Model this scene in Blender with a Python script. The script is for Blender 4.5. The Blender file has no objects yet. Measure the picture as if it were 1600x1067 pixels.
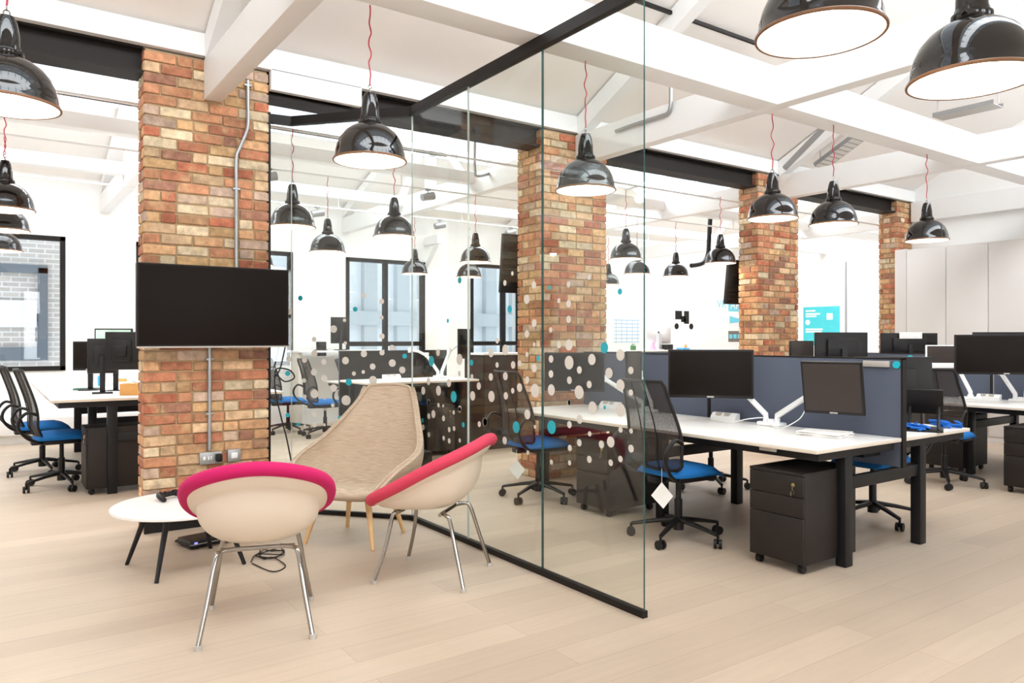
import bpy, bmesh, math, random
from mathutils import Vector, Matrix
R = math.radians
random.seed(7)
S = bpy.context.scene
COL = S.collection
# ------------------------------------------------------------ helpers
def lin(c):
    c = c / 255.0
    return c / 12.92 if c <= 0.04045 else ((c + 0.055) / 1.055) ** 2.4
def rgb(r, g, b): return (lin(r), lin(g), lin(b), 1.0)

MATS = {}
def mat(name, col, rough=0.5, metal=0.0, var=0.04, scale=30.0, bump=0.0, coat=0.0, spec=0.5, emit=None, estr=0.0):
    m = bpy.data.materials.new(name); m.use_nodes = True
    nt = m.node_tree; N = nt.nodes; L = nt.links
    b = N['Principled BSDF']
    b.inputs['Roughness'].default_value = rough
    b.inputs['Metallic'].default_value = metal
    b.inputs['Coat Weight'].default_value = coat
    b.inputs['Specular IOR Level'].default_value = spec
    tc = N.new('ShaderNodeTexCoord'); nz = N.new('ShaderNodeTexNoise')
    nz.inputs['Scale'].default_value = scale; nz.inputs['Detail'].default_value = 3.0
    L.new(tc.outputs['Object'], nz.inputs['Vector'])
    mx = N.new('ShaderNodeMix'); mx.data_type = 'RGBA'
    mx.inputs[6].default_value = tuple(max(0, x * (1 - var)) for x in col[:3]) + (1,)
    mx.inputs[7].default_value = tuple(min(1, x * (1 + var)) for x in col[:3]) + (1,)
    L.new(nz.outputs['Fac'], mx.inputs[0]); L.new(mx.outputs[2], b.inputs['Base Color'])
    if bump:
        bp = N.new('ShaderNodeBump'); bp.inputs['Strength'].default_value = bump; bp.inputs['Distance'].default_value = 0.01
        L.new(nz.outputs['Fac'], bp.inputs['Height']); L.new(bp.outputs['Normal'], b.inputs['Normal'])
    if emit:
        b.inputs['Emission Color'].default_value = emit; b.inputs['Emission Strength'].default_value = estr
    MATS[name] = m
    return m

def box(bm, lo, hi, bv=0.0, mi=0, M=None, seg=2):
    t = bmesh.new()
    bmesh.ops.create_cube(t, size=1.0)
    sx, sy, sz = hi[0]-lo[0], hi[1]-lo[1], hi[2]-lo[2]
    for v in t.verts:
        v.co = Vector((lo[0]+(v.co.x+.5)*sx, lo[1]+(v.co.y+.5)*sy, lo[2]+(v.co.z+.5)*sz))
    if bv > 0:
        bmesh.ops.bevel(t, geom=t.edges[:], offset=min(bv, .49*min(sx, sy, sz)), segments=seg, profile=.5, affect='EDGES')
    merge(bm, t, mi, M)
def merge(bm, t, mi=0, M=None):
    mp = {}
    for v in t.verts: mp[v] = bm.verts.new(M @ v.co if M else v.co)
    for f in t.faces:
        try:
            nf = bm.faces.new([mp[v] for v in f.verts]); nf.material_index = mi
        except ValueError: pass
    t.free()
def prism(bm, poly, z0, z1, mi=0, M=None):
    a = [Vector((x, y, z0)) for x, y in poly]; b = [Vector((x, y, z1)) for x, y in poly]
    if M: a = [M @ v for v in a]; b = [M @ v for v in b]
    a = [bm.verts.new(v) for v in a]; b = [bm.verts.new(v) for v in b]
    n = len(poly)
    fs = [bm.faces.new(a[::-1]), bm.faces.new(b)] + [bm.faces.new([a[i], a[(i+1) % n], b[(i+1) % n], b[i]]) for i in range(n)]
    for f in fs: f.material_index = mi
def spline(pts, n=6, closed=False):
    P = [Vector(p) for p in pts]; out = []; k = len(P)
    rng = range(k if closed else k-1)
    for i in rng:
        if closed: p0, p1, p2, p3 = P[(i-1) % k], P[i], P[(i+1) % k], P[(i+2) % k]
        else: p0, p1, p2, p3 = P[max(i-1, 0)], P[i], P[i+1], P[min(i+2, k-1)]
        for j in range(n):
            t = j/n
            out.append(.5*((2*p1)+(-p0+p2)*t+(2*p0-5*p1+4*p2-p3)*t*t+(-p0+3*p1-3*p2+p3)*t**3))
    if not closed: out.append(P[-1])
    return out
def tube(bm, pts, r, seg=8, mi=0, closed=False, flat=1.0):
    P = [Vector(p) for p in pts]; n = len(P)
    rad = r if isinstance(r, (list, tuple)) else [r]*n
    rings = []; up = None
    for i in range(n):
        if closed: d = P[(i+1) % n]-P[i-1]
        else: d = P[min(i+1, n-1)]-P[max(i-1, 0)]
        if d.length < 1e-9: d = Vector((0, 0, 1))
        d.normalize()
        if up is None:
            up = Vector((0, 0, 1)) if abs(d.z) < .9 else Vector((1, 0, 0))
        u = up - d*up.dot(d)
        if u.length < 1e-6: u = d.orthogonal()
        u.normalize(); w = d.cross(u); up = u
        rings.append([bm.verts.new(P[i]+(u*math.cos(2*math.pi*k/seg)*flat+w*math.sin(2*math.pi*k/seg))*rad[i]) for k in range(seg)])
    m = n if closed else n-1
    for i in range(m):
        a, b = rings[i], rings[(i+1) % n]
        for k in range(seg):
            f = bm.faces.new([a[k], a[(k+1) % seg], b[(k+1) % seg], b[k]]); f.material_index = mi
    if not closed:
        for rr in (rings[0][::-1], rings[-1]):
            f = bm.faces.new(rr); f.material_index = mi
def lathe(bm, prof, seg=32, mi=0, M=None, c=(0, 0, 0)):
    rings = []
    for r, z in prof:
        if r < 1e-6:
            v = Vector((c[0], c[1], c[2]+z)); rings.append([bm.verts.new(M @ v if M else v)])
        else:
            ring = []
            for k in range(seg):
                a = 2*math.pi*k/seg
                v = Vector((c[0]+r*math.cos(a), c[1]+r*math.sin(a), c[2]+z)); ring.append(bm.verts.new(M @ v if M else v))
            rings.append(ring)
    for i in range(len(rings)-1):
        a, b = rings[i], rings[i+1]
        for k in range(seg):
            k2 = (k+1) % seg
            try:
                if len(a) == 1 and len(b) == 1: continue
                if len(a) == 1: f = bm.faces.new([a[0], b[k2], b[k]])
                elif len(b) == 1: f = bm.faces.new([a[k], a[k2], b[0]])
                else: f = bm.faces.new([a[k], a[k2], b[k2], b[k]])
                f.material_index = mi
            except ValueError: pass
def cyl(bm, p0, p1, r, seg=16, mi=0, r1=None):
    tube(bm, [p0, p1], [r, r if r1 is None else r1], seg, mi)
def surf(bm, fn, nu, nv, mi=0, closeu=False):
    G = [[bm.verts.new(fn(i/nu, j/nv)) for i in range(nu if closeu else nu+1)] for j in range(nv+1)]
    for j in range(nv):
        for i in range(nu):
            i2 = (i+1) % nu if closeu else i+1
            f = bm.faces.new([G[j][i], G[j][i2], G[j+1][i2], G[j+1][i]]); f.material_index = mi
def BM(): return bmesh.new()
def obj(name, bm, mats, parent=None, loc=(0, 0, 0), rz=0.0, sharp=40, kind=None, tag=None, mods=()):
    bmesh.ops.recalc_face_normals(bm, faces=bm.faces[:])
    me = bpy.data.meshes.new(name); bm.to_mesh(me); bm.free()
    for m in (mats if isinstance(mats, (list, tuple)) else [mats]): me.materials.append(m)
    for p in me.polygons: p.use_smooth = True
    me.set_sharp_from_angle(angle=R(sharp))
    o = bpy.data.objects.new(name, me); COL.objects.link(o)
    o.location = loc; o.rotation_euler = (0, 0, rz)
    if parent: o.parent = parent
    if kind: o['kind'] = kind
    if tag: settag(o, *tag)
    for typ, kw in mods:
        md = o.modifiers.new(typ.lower(), typ)
        for k, v in kw.items(): setattr(md, k, v)
    return o
def settag(o, label=None, cat=None, group=None):
    if label: o['label'] = label
    if cat: o['category'] = cat
    if group: o['group'] = group
def thing(name, label, cat, loc=(0, 0, 0), rz=0.0, group=None):
    o = bpy.data.objects.new(name, None); COL.objects.link(o)
    o.empty_display_size = .1
    o.location = loc; o.rotation_euler = (0, 0, rz); settag(o, label, cat, group)
    return o
def kids(o): return [c for c in COL.objects if c.parent == o]
def dup(root, loc, rz=None, label=None, group=None):
    def cp(o, par):
        c = o.copy(); COL.objects.link(c)
        if par: c.parent = par
        for k in kids(o): cp(k, c)
        return c
    r = cp(root, None); r.location = loc
    if rz is not None: r.rotation_euler = (0, 0, rz)
    if label: r['label'] = label
    if group: r['group'] = group
    return r
# camera frame (world X runs along the row of pillars, Y away to the far window wall)
FP, EYE, HOR = 1172.0, 1.40, 530.0
YAW = math.atan2(.5754, .8179)
cr = Vector((math.cos(YAW), -math.sin(YAW), 0)); cf = Vector((math.sin(YAW), math.cos(YAW), 0))
def at(px, py, d): return Vector((0, 0, EYE)) + (cf + cr*((px-800)/FP) + Vector((0, 0, -(py-HOR)/FP)))*d
def onX(px, py, X):
    q = at(px, py, 1)-Vector((0, 0, EYE)); return Vector((0, 0, EYE))+q*(X/q.x)
def onY(px, py, Y):
    q = at(px, py, 1)-Vector((0, 0, EYE)); return Vector((0, 0, EYE))+q*(Y/q.y)
def onZ(px, py, z):
    q = at(px, py, 1)-Vector((0, 0, EYE)); return Vector((0, 0, EYE))+q*((z-EYE)/q.z)
# ------------------------------------------------------------ materials
WHITE = mat('white_paint', rgb(240, 239, 237), .6, var=.012, scale=4)
CEIL = mat('ceiling_paint', rgb(246, 242, 238), .7, var=.015, scale=3)
BEAMW = mat('beam_white_paint', rgb(242, 242, 242), .5, var=.015, scale=6, bump=.05)
STEEL = mat('dark_steel', rgb(33, 27, 24), .6, var=.08, scale=12, spec=.25)
BLACKF = mat('black_frame', rgb(27, 22, 20), .5, var=.06, spec=.25)
FURN = mat('charcoal_laminate', rgb(38, 32, 30), .5, var=.05, spec=.3)
LEGB = mat('black_powder_coat', rgb(24, 23, 25), .45, var=.06, spec=.3)
PLAST = mat('black_plastic', rgb(28, 25, 25), .45, var=.06, spec=.3)
SCREEN = mat('screen_glass', rgb(24, 17, 14), .5, var=.02, spec=.12)
SCREEN2 = mat('screen_grey', rgb(66, 58, 55), .5, var=.03, spec=.15)
CHROME = mat('chrome', rgb(165, 160, 155), .08, metal=1, var=.02)
GALV = mat('galvanised_steel', rgb(168, 169, 170), .4, metal=.7, var=.06, scale=60)
DESKW = mat('white_worktop', rgb(240, 236, 232), .35, var=.01)
EDGE = mat('worktop_edge', rgb(226, 214, 200), .5, var=.02)
SHELLW = mat('cream_shell_plastic', rgb(224, 208, 190), .35, var=.012, scale=8)
PINK = mat('pink_wool', rgb(190, 12, 90), .9, var=.12, scale=400, bump=.25)
CORAL = mat('coral_pink_wool', rgb(200, 58, 84), .9, var=.12, scale=400, bump=.25)
BLUE = mat('blue_seat_fabric', rgb(8, 104, 174), .85, var=.12, scale=300, bump=.2)
OAK = mat('oak_leg', rgb(214, 172, 122), .5, var=.12, scale=25)
ARMW = mat('white_arm_metal', rgb(236, 236, 236), .3, var=.02)
GREYP = mat('grey_plastic', rgb(186, 178, 170), .45, var=.03)
DIV = mat('slate_screen_fabric', rgb(84, 90, 106), .9, var=.07, scale=250, bump=.15)
DIVN = mat('navy_screen_fabric', rgb(46, 50, 62), .9, var=.07, scale=250)
TEAL = mat('teal_plastic', rgb(24, 178, 196), .4, var=.03)
CARD = mat('white_card', rgb(240, 236, 232), .7, var=.02)
CABN = mat('grey_white_laminate', rgb(224, 219, 215), .45, var=.012, scale=4)
RED = mat('red_flex', rgb(178, 40, 60), .6, var=.1)
WHITEP = mat('white_plastic', rgb(240, 240, 240), .35, var=.02)
PINKW = mat('pink_paper', rgb(232, 150, 185), .8)
GREEN = mat('green_glass', rgb(58, 110, 60), .2)
CARTON = mat('cardboard', rgb(205, 150, 85), .8, var=.08)
BLUEC = mat('blue_lanyard_cloth', rgb(24, 110, 205), .8, var=.1, scale=80)
ALU = mat('silver_aluminium', rgb(205, 205, 208), .35, metal=.6, var=.02)
CYANP = mat('cyan_paper', rgb(120, 205, 225), .8, var=.05)
TEALP = mat('teal_poster', rgb(72, 196, 205), .7, var=.12, scale=5)
GREYT = mat('grey_print', rgb(120, 112, 104), .8)
BLUEB = mat('blue_bottle', rgb(60, 150, 210), .3)
BULB = mat('lamp_bulb', (1, .93, .82, 1), .4, emit=(1.0, .93, .82, 1), estr=14.0)
BROWN = mat('warm_glow_lip', rgb(120, 78, 44), .4, var=.05)  # brown paints the lamp's warm bounced glow onto the shade lip
SHADEIN = mat('shade_white_enamel', rgb(250, 246, 238), .45, var=.01)

def shiny_black():
    m = mat('black_enamel', rgb(24, 19, 17), .05, var=.05, spec=.6)
    return m
ENAMEL = shiny_black()

def fabric_grey():
    m = bpy.data.materials.new('oat_grey_weave'); m.use_nodes = True
    nt = m.node_tree; N = nt.nodes; L = nt.links; b = N['Principled BSDF']
    b.inputs['Roughness'].default_value = .95
    tc = N.new('ShaderNodeTexCoord'); mp = N.new('ShaderNodeMapping'); mp.inputs['Scale'].default_value = (14, 14, 420)
    nz = N.new('ShaderNodeTexNoise'); nz.inputs['Scale'].default_value = 1.0; nz.inputs['Detail'].default_value = 6
    cr_ = N.new('ShaderNodeValToRGB')
    cr_.color_ramp.elements[0].position = .3; cr_.color_ramp.elements[0].color = rgb(168, 146, 123)
    cr_.color_ramp.elements[1].position = .7; cr_.color_ramp.elements[1].color = rgb(206, 187, 166)
    bp = N.new('ShaderNodeBump'); bp.inputs['Strength'].default_value = .2; bp.inputs['Distance'].default_value = .004
    L.new(tc.outputs['Object'], mp.inputs['Vector']); L.new(mp.outputs['Vector'], nz.inputs['Vector'])
    L.new(nz.outputs['Fac'], cr_.inputs['Fac']); L.new(cr_.outputs['Color'], b.inputs['Base Color'])
    L.new(nz.outputs['Fac'], bp.inputs['Height']); L.new(bp.outputs['Normal'], b.inputs['Normal'])
    return m
OAT = fabric_grey()

def glass_mat(name, tint, base=.04, power=5.0, haze=0.0):
    m = bpy.data.materials.new(name); m.use_nodes = True
    nt = m.node_tree; N = nt.nodes; L = nt.links
    N.remove(N['Principled BSDF']); out = N['Material Output']
    tr = N.new('ShaderNodeBsdfTransparent'); tr.inputs['Color'].default_value = tint
    gl = N.new('ShaderNodeBsdfGlossy'); gl.inputs['Roughness'].default_value = 0.0
    ge = N.new('ShaderNodeNewGeometry'); dt = N.new('ShaderNodeVectorMath'); dt.operation = 'DOT_PRODUCT'
    L.new(ge.outputs['Normal'], dt.inputs[0]); L.new(ge.outputs['Incoming'], dt.inputs[1])
    ab = N.new('ShaderNodeMath'); ab.operation = 'ABSOLUTE'; L.new(dt.outputs['Value'], ab.inputs[0])
    iv = N.new('ShaderNodeMath'); iv.operation = 'SUBTRACT'; iv.inputs[0].default_value = 1.0; L.new(ab.outputs[0], iv.inputs[1])
    pw = N.new('ShaderNodeMath'); pw.operation = 'POWER'; pw.inputs[1].default_value = power; L.new(iv.outputs[0], pw.inputs[0])
    ma = N.new('ShaderNodeMath'); ma.operation = 'MULTIPLY_ADD'; ma.inputs[1].default_value = 1-base; ma.inputs[2].default_value = base
    L.new(pw.outputs[0], ma.inputs[0])
    mx = N.new('ShaderNodeMixShader'); L.new(ma.outputs[0], mx.inputs['Fac'])
    L.new(tr.outputs[0], mx.inputs[1]); L.new(gl.outputs[0], mx.inputs[2]); L.new(mx.outputs[0], out.inputs['Surface'])
    return m
GLASS = glass_mat('partition_glass', (.95, .97, .955, 1))
WGLASS = glass_mat('window_glass', (.95, .97, .98, 1))
LEDGE = mat('pale_glass_edge', rgb(196, 206, 200), .3, var=.03)
GEDGE = mat('green_glass_edge', rgb(40, 74, 70), .15, var=.05)

def mesh_fabric():
    m = bpy.data.materials.new('chair_mesh_fabric'); m.use_nodes = True
    nt = m.node_tree; N = nt.nodes; L = nt.links; b = N['Principled BSDF']; out = N['Material Output']
    b.inputs['Base Color'].default_value = rgb(52, 44, 40); b.inputs['Roughness'].default_value = .75
    tc = N.new('ShaderNodeTexCoord'); wv = N.new('ShaderNodeTexNoise'); wv.inputs['Scale'].default_value = 320
    L.new(tc.outputs['Object'], wv.inputs['Vector'])
    mr = N.new('ShaderNodeMapRange'); mr.inputs[1].default_value = .3; mr.inputs[2].default_value = .7; mr.inputs[3].default_value = .62; mr.inputs[4].default_value = .98
    L.new(wv.outputs['Fac'], mr.inputs[0])
    tr = N.new('ShaderNodeBsdfTransparent'); mx = N.new('ShaderNodeMixShader')
    L.new(mr.outputs[0], mx.inputs['Fac']); L.new(tr.outputs[0], mx.inputs[1]); L.new(b.outputs[0], mx.inputs[2])
    L.new(mx.outputs[0], out.inputs['Surface'])
    return m
MESHF = mesh_fabric()

def brick_mat():
    m = bpy.data.materials.new('stock_brick'); m.use_nodes = True
    nt = m.node_tree; N = nt.nodes; L = nt.links; b = N['Principled BSDF']
    b.inputs['Roughness'].default_value = .9; b.inputs['Specular IOR Level'].default_value = .2
    at_ = N.new('ShaderNodeAttribute'); at_.attribute_name = 'tint'
    tc = N.new('ShaderNodeTexCoord'); nz = N.new('ShaderNodeTexNoise'); nz.inputs['Scale'].default_value = 22; nz.inputs['Detail'].default_value = 8
    L.new(tc.outputs['Object'], nz.inputs['Vector'])
    mr = N.new('ShaderNodeMapRange'); mr.inputs[1].default_value = .3; mr.inputs[2].default_value = .7; mr.inputs[3].default_value = .72; mr.inputs[4].default_value = 1.22
    L.new(nz.outputs['Fac'], mr.inputs[0])
    mu = N.new('ShaderNodeMix'); mu.data_type = 'RGBA'; mu.blend_type = 'MULTIPLY'; mu.inputs[0].default_value = 1
    L.new(at_.outputs['Color'], mu.inputs[6]); L.new(mr.outputs[0], mu.inputs[7])
    n2 = N.new('ShaderNodeTexNoise'); n2.inputs['Scale'].default_value = 9; n2.inputs['Detail'].default_value = 5
    L.new(tc.outputs['Object'], n2.inputs['Vector'])
    r2 = N.new('ShaderNodeMapRange'); r2.inputs[1].default_value = .55; r2.inputs[2].default_value = .75; r2.inputs[3].default_value = 0; r2.inputs[4].default_value = .55
    L.new(n2.outputs['Fac'], r2.inputs[0])
    m2 = N.new('ShaderNodeMix'); m2.data_type = 'RGBA'; m2.inputs[7].default_value = rgb(214, 186, 140)
    L.new(r2.outputs[0], m2.inputs[0]); L.new(mu.outputs[2], m2.inputs[6]); L.new(m2.outputs[2], b.inputs['Base Color'])
    n3 = N.new('ShaderNodeTexNoise'); n3.inputs['Scale'].default_value = 70; n3.inputs['Detail'].default_value = 6
    L.new(tc.outputs['Object'], n3.inputs['Vector'])
    bp = N.new('ShaderNodeBump'); bp.inputs['Strength'].default_value = .6; bp.inputs['Distance'].default_value = .006
    L.new(n3.outputs['Fac'], bp.inputs['Height']); L.new(bp.outputs['Normal'], b.inputs['Normal'])
    return m
BRICK = brick_mat()
MORTAR = mat('lime_mortar', rgb(172, 146, 112), .95, var=.18, scale=40, bump=.4)

def floor_mat():
    m = bpy.data.materials.new('pale_oak_planks'); m.use_nodes = True
    nt = m.node_tree; N = nt.nodes; L = nt.links; b = N['Principled BSDF']
    b.inputs['Roughness'].default_value = .42; b.inputs['Specular IOR Level'].default_value = .35
    tc = N.new('ShaderNodeTexCoord')
    br = N.new('ShaderNodeTexBrick'); br.offset = .37; br.offset_frequency = 2
    br.inputs['Scale'].default_value = 1.0; br.inputs['Brick Width'].default_value = 2.1; br.inputs['Row Height'].default_value = .19
    br.inputs['Mortar Size'].default_value = .0012; br.inputs['Mortar Smooth'].default_value = .4; br.inputs['Bias'].default_value = -.1
    br.inputs['Color1'].default_value = rgb(196, 177, 157); br.inputs['Color2'].default_value = rgb(184, 165, 146)
    br.inputs['Mortar'].default_value = rgb(156, 134, 110)
    L.new(tc.outputs['Object'], br.inputs['Vector'])
    mp = N.new('ShaderNodeMapping'); mp.inputs['Scale'].default_value = (1.6, 24, 1)
    L.new(tc.outputs['Object'], mp.inputs['Vector'])
    nz = N.new('ShaderNodeTexNoise'); nz.inputs['Scale'].default_value = 1.2; nz.inputs['Detail'].default_value = 7; nz.inputs['Distortion'].default_value = .6
    L.new(mp.outputs['Vector'], nz.inputs['Vector'])
    mr = N.new('ShaderNodeMapRange'); mr.inputs[1].default_value = .25; mr.inputs[2].default_value = .75; mr.inputs[3].default_value = .93; mr.inputs[4].default_value = 1.05
    L.new(nz.outputs['Fac'], mr.inputs[0])
    mu = N.new('ShaderNodeMix'); mu.data_type = 'RGBA'; mu.blend_type = 'MULTIPLY'; mu.inputs[0].default_value = 1
    L.new(br.outputs['Color'], mu.inputs[6]); L.new(mr.outputs[0], mu.inputs[7]); L.new(mu.outputs[2], b.inputs['Base Color'])
    r3 = N.new('ShaderNodeMapRange'); r3.inputs[3].default_value = .36; r3.inputs[4].default_value = .55
    L.new(nz.outputs['Fac'], r3.inputs[0]); L.new(r3.outputs[0], b.inputs['Roughness'])
    return m
FLOOR = floor_mat()

def perforated():
    m = mat('perforated_steel', rgb(205, 205, 202), .5, var=.05)
    nt = m.node_tree; N = nt.nodes; L = nt.links; b = N['Principled BSDF']
    tc = N.new('ShaderNodeTexCoord'); vo = N.new('ShaderNodeTexVoronoi'); vo.inputs['Scale'].default_value = 32; vo.inputs['Randomness'].default_value = 0
    L.new(tc.outputs['Object'], vo.inputs['Vector'])
    gt = N.new('ShaderNodeMath'); gt.operation = 'LESS_THAN'; gt.inputs[1].default_value = .33; L.new(vo.outputs['Distance'], gt.inputs[0])
    mx = N.new('ShaderNodeMix'); mx.data_type = 'RGBA'; mx.inputs[6].default_value = rgb(214, 212, 208); mx.inputs[7].default_value = rgb(96, 92, 90)
    L.new(gt.outputs[0], mx.inputs[0]); L.new(mx.outputs[2], b.inputs['Base Color'])
    return m
PERF = perforated()

def facade_mat(name, c1, c2, mo):
    m = bpy.data.materials.new(name); m.use_nodes = True
    nt = m.node_tree; N = nt.nodes; L = nt.links; b = N['Principled BSDF']; b.inputs['Roughness'].default_value = .9
    tc = N.new('ShaderNodeTexCoord'); mp = N.new('ShaderNodeMapping'); mp.inputs['Rotation'].default_value = (R(90), 0, 0)
    L.new(tc.outputs['Object'], mp.inputs['Vector'])
    br = N.new('ShaderNodeTexBrick'); br.inputs['Scale'].default_value = 1; br.inputs['Brick Width'].default_value = .26; br.inputs['Row Height'].default_value = .09
    br.inputs['Mortar Size'].default_value = .012; br.inputs['Color1'].default_value = c1; br.inputs['Color2'].default_value = c2; br.inputs['Mortar'].default_value = mo
    L.new(mp.outputs['Vector'], br.inputs['Vector']); L.new(br.outputs['Color'], b.inputs['Base Color'])
    return m
FACADE = facade_mat('outside_brick', rgb(214, 206, 198), rgb(196, 188, 180), rgb(236, 232, 228))
FACW = mat('outside_render', rgb(244, 246, 250), .8)
FACB = mat('outside_slate', rgb(196, 202, 206), .7)
SKYL = mat('skylight_bar', rgb(235, 235, 236), .5)
# ------------------------------------------------------------ setting
XL, XR, XRF, YB, YF, YW = -4.2, 11.75, 15.6, -4.6, 5.93, 12.09
def struct(name, bm, m, **k):
    return obj(name, bm, m, kind='structure', **k)
b = BM(); box(b, (XL, YB, -.1), (XRF, YW, 0)); struct('floor', b, FLOOR)
# far wall with its window openings: piers, spandrels and heads
WIN = [(-.9, .92, .97, 2.82), (1.81, 4.12, .98, 2.82), (5.04, 6.56, .98, 2.80), (7.54, 8.72, 1.05, 2.84)]
b = BM(); x = XL
for x0, x1, z0, z1 in WIN:
    box(b, (x, YW, 0), (x0, YW+.3, 4.6)); box(b, (x0, YW, 0), (x1, YW+.3, z0)); box(b, (x0, YW, z1), (x1, YW+.3, 4.6)); x = x1
box(b, (x, YW, 0), (XRF+.2, YW+.3, 4.6)); struct('wall_far', b, WHITE)
b = BM(); box(b, (XR, YB, 0), (XR+.2, YF+.3, 6.2)); struct('wall_right', b, WHITE)
b = BM(); box(b, (XR, YF+.3, 0), (XRF, YF+.5, 4.2)); struct('wall_return', b, WHITE)
b = BM(); box(b, (XRF, YF+.3, 0), (XRF+.2, YW, 5.6)); struct('wall_side', b, WHITE)
b = BM(); box(b, (XL-.2, YB-.2, 0), (XL, YW, 6.2)); struct('wall_left', b, WHITE)
b = BM(); box(b, (XL-.2, YB-.2, 0), (XR+.2, YB, 5.8)); struct('wall_back', b, WHITE)
# pitched roofs: two bays meeting in a valley above the pillars
def slope(b, x0, x1, y0, z0, y1, z1, t=.12):
    vs = [b.verts.new(p) for p in ((x0, y0, z0), (x1, y0, z0), (x1, y1, z1), (x0, y1, z1))]
    ws = [b.verts.new((v.co.x, v.co.y, v.co.z+t)) for v in vs]
    b.faces.new(vs); b.faces.new(ws[::-1])
    for i in range(4): b.faces.new([vs[i], ws[i], ws[(i+1) % 4], vs[(i+1) % 4]])
def zr(y):      # near bay underside height
    return 3.62+(6.02-y)*.5 if y > 1.6 else 3.62+(6.02-1.6)*.5-(1.6-y)*.4
def zf(y):      # far bay underside height
    return 3.62+(y-6.02)*.36 if y < 9.1 else 3.62+(9.1-6.02)*.36-(y-9.1)*.36
b = BM()
slope(b, XL, XR+.2, 6.06, zr(6.02), 3.0, zr(3.0)); slope(b, XL, XR+.2, .2, zr(.2), YB, zr(YB))
slope(b, XL, XRF, 6.06, zf(6.06), 7.95, zf(7.95)); slope(b, XL, XRF, 10.3, zf(10.3), YW+.2, zf(YW+.2))
for s in ((XL-.2, -3.4), (15.0, XRF+.2)):
    slope(b, s[0], s[1], 7.95, zf(7.95), 9.1, zf(9.1)); slope(b, s[0], s[1], 9.1, zf(9.1), 10.3, zf(10.3))
struct('ceiling', b, CEIL)
def skylight(n, x0, x1, ya, yr, yb, zz, npan):
    e = bpy.data.objects.new('window_%d' % n, None); COL.objects.link(e); e['kind'] = 'structure'
    g = BM(); f = BM()
    for k in range(npan+1):
        x = x0+(x1-x0)*k/npan
        for (p, q) in ((ya, yr), (yr, yb)):
            slope(f, x-.03, x+.03, p, zz(p)-.05, q, zz(q)-.05, .12)
    for y in (ya, yr, yb): box(f, (x0, y-.05, zz(y)-.06), (x1, y+.05, zz(y)+.06))
    for (p, q) in ((ya, yr), (yr, yb)): slope(g, x0, x1, p, zz(p)+.02, q, zz(q)+.02, .012)
    obj('skylight_frame', f, SKYL, e, kind='structure'); obj('skylight_pane', g, WGLASS, e, kind='structure')
skylight(5, XL, XR, 3.0, 1.6, .2, zr, 18)
skylight(6, -3.4, 15.0, 7.95, 9.1, 10.3, zf, 20)
# windows
def window(n, x0, x1, z0, z1, mull, trans):
    e = bpy.data.objects.new('window_%d' % n, None); COL.objects.link(e); e['kind'] = 'structure'
    f = BM(); t = .06; y0, y1 = YW-.02, YW+.1
    box(f, (x0, y0, z0), (x0+t, y1, z1)); box(f, (x1-t, y0, z0), (x1, y1, z1)); box(f, (x0, y0, z0), (x1, y1, z0+t)); box(f, (x0, y0, z1-t), (x1, y1, z1))
    for m in mull: box(f, (m-.03, y0, z0), (m+.03, y1, z1))
    for z in trans: box(f, (x0, y0+.02, z-.04), (x1, y1, z+.04))
    obj('window_frame', f, BLACKF, e, kind='structure')
    g = BM(); box(g, (x0+.01, YW+.05, z0+.01), (x1-.01, YW+.06, z1-.01)); obj('window_pane', g, WGLASS, e, kind='structure')
window(1, *WIN[0], [0.0], [])
window(2, *WIN[1], [2.97], [])
window(3, *WIN[2], [5.79], [1.32])
window(4, *WIN[3], [8.31], [1.32])
# what stands outside the windows
b = BM(); box(b, (-6, 16.2, -3), (4.6, 16.6, 3.4)); struct('exterior_wall', b, FACADE)
b = BM(); box(b, (4.6, 17.5, -3), (20, 17.9, 6)); struct('exterior_wall', b, FACW)
b = BM()
for k in range(14): box(b, (5+k*.9, 17.3, -1 if k % 3 else .4), (5.35+k*.9, 17.5, 5))
box(b, (4.6, 17.25, 1.75), (20, 17.5, 2.1)); struct('exterior_trim', b, FACB)
FACD = mat('outside_dark_frame', rgb(110, 118, 126), .7)
b = BM()
for x in (-.3, 2.2): box(b, (x, 16.1, 1.02), (x+1.25, 16.2, 1.26)); box(b, (x+1.1, 16.1, 1.26), (x+1.25, 16.2, 2.7)); box(b, (x, 16.1, 2.6), (x+1.25, 16.2, 2.75))
struct('exterior_window', b, FACD)
b = BM()
for x in (-.3, 2.2): box(b, (x, 16.12, 1.62), (x+1.08, 16.16, 2.1))
struct('exterior_window', b, FACW)
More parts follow.
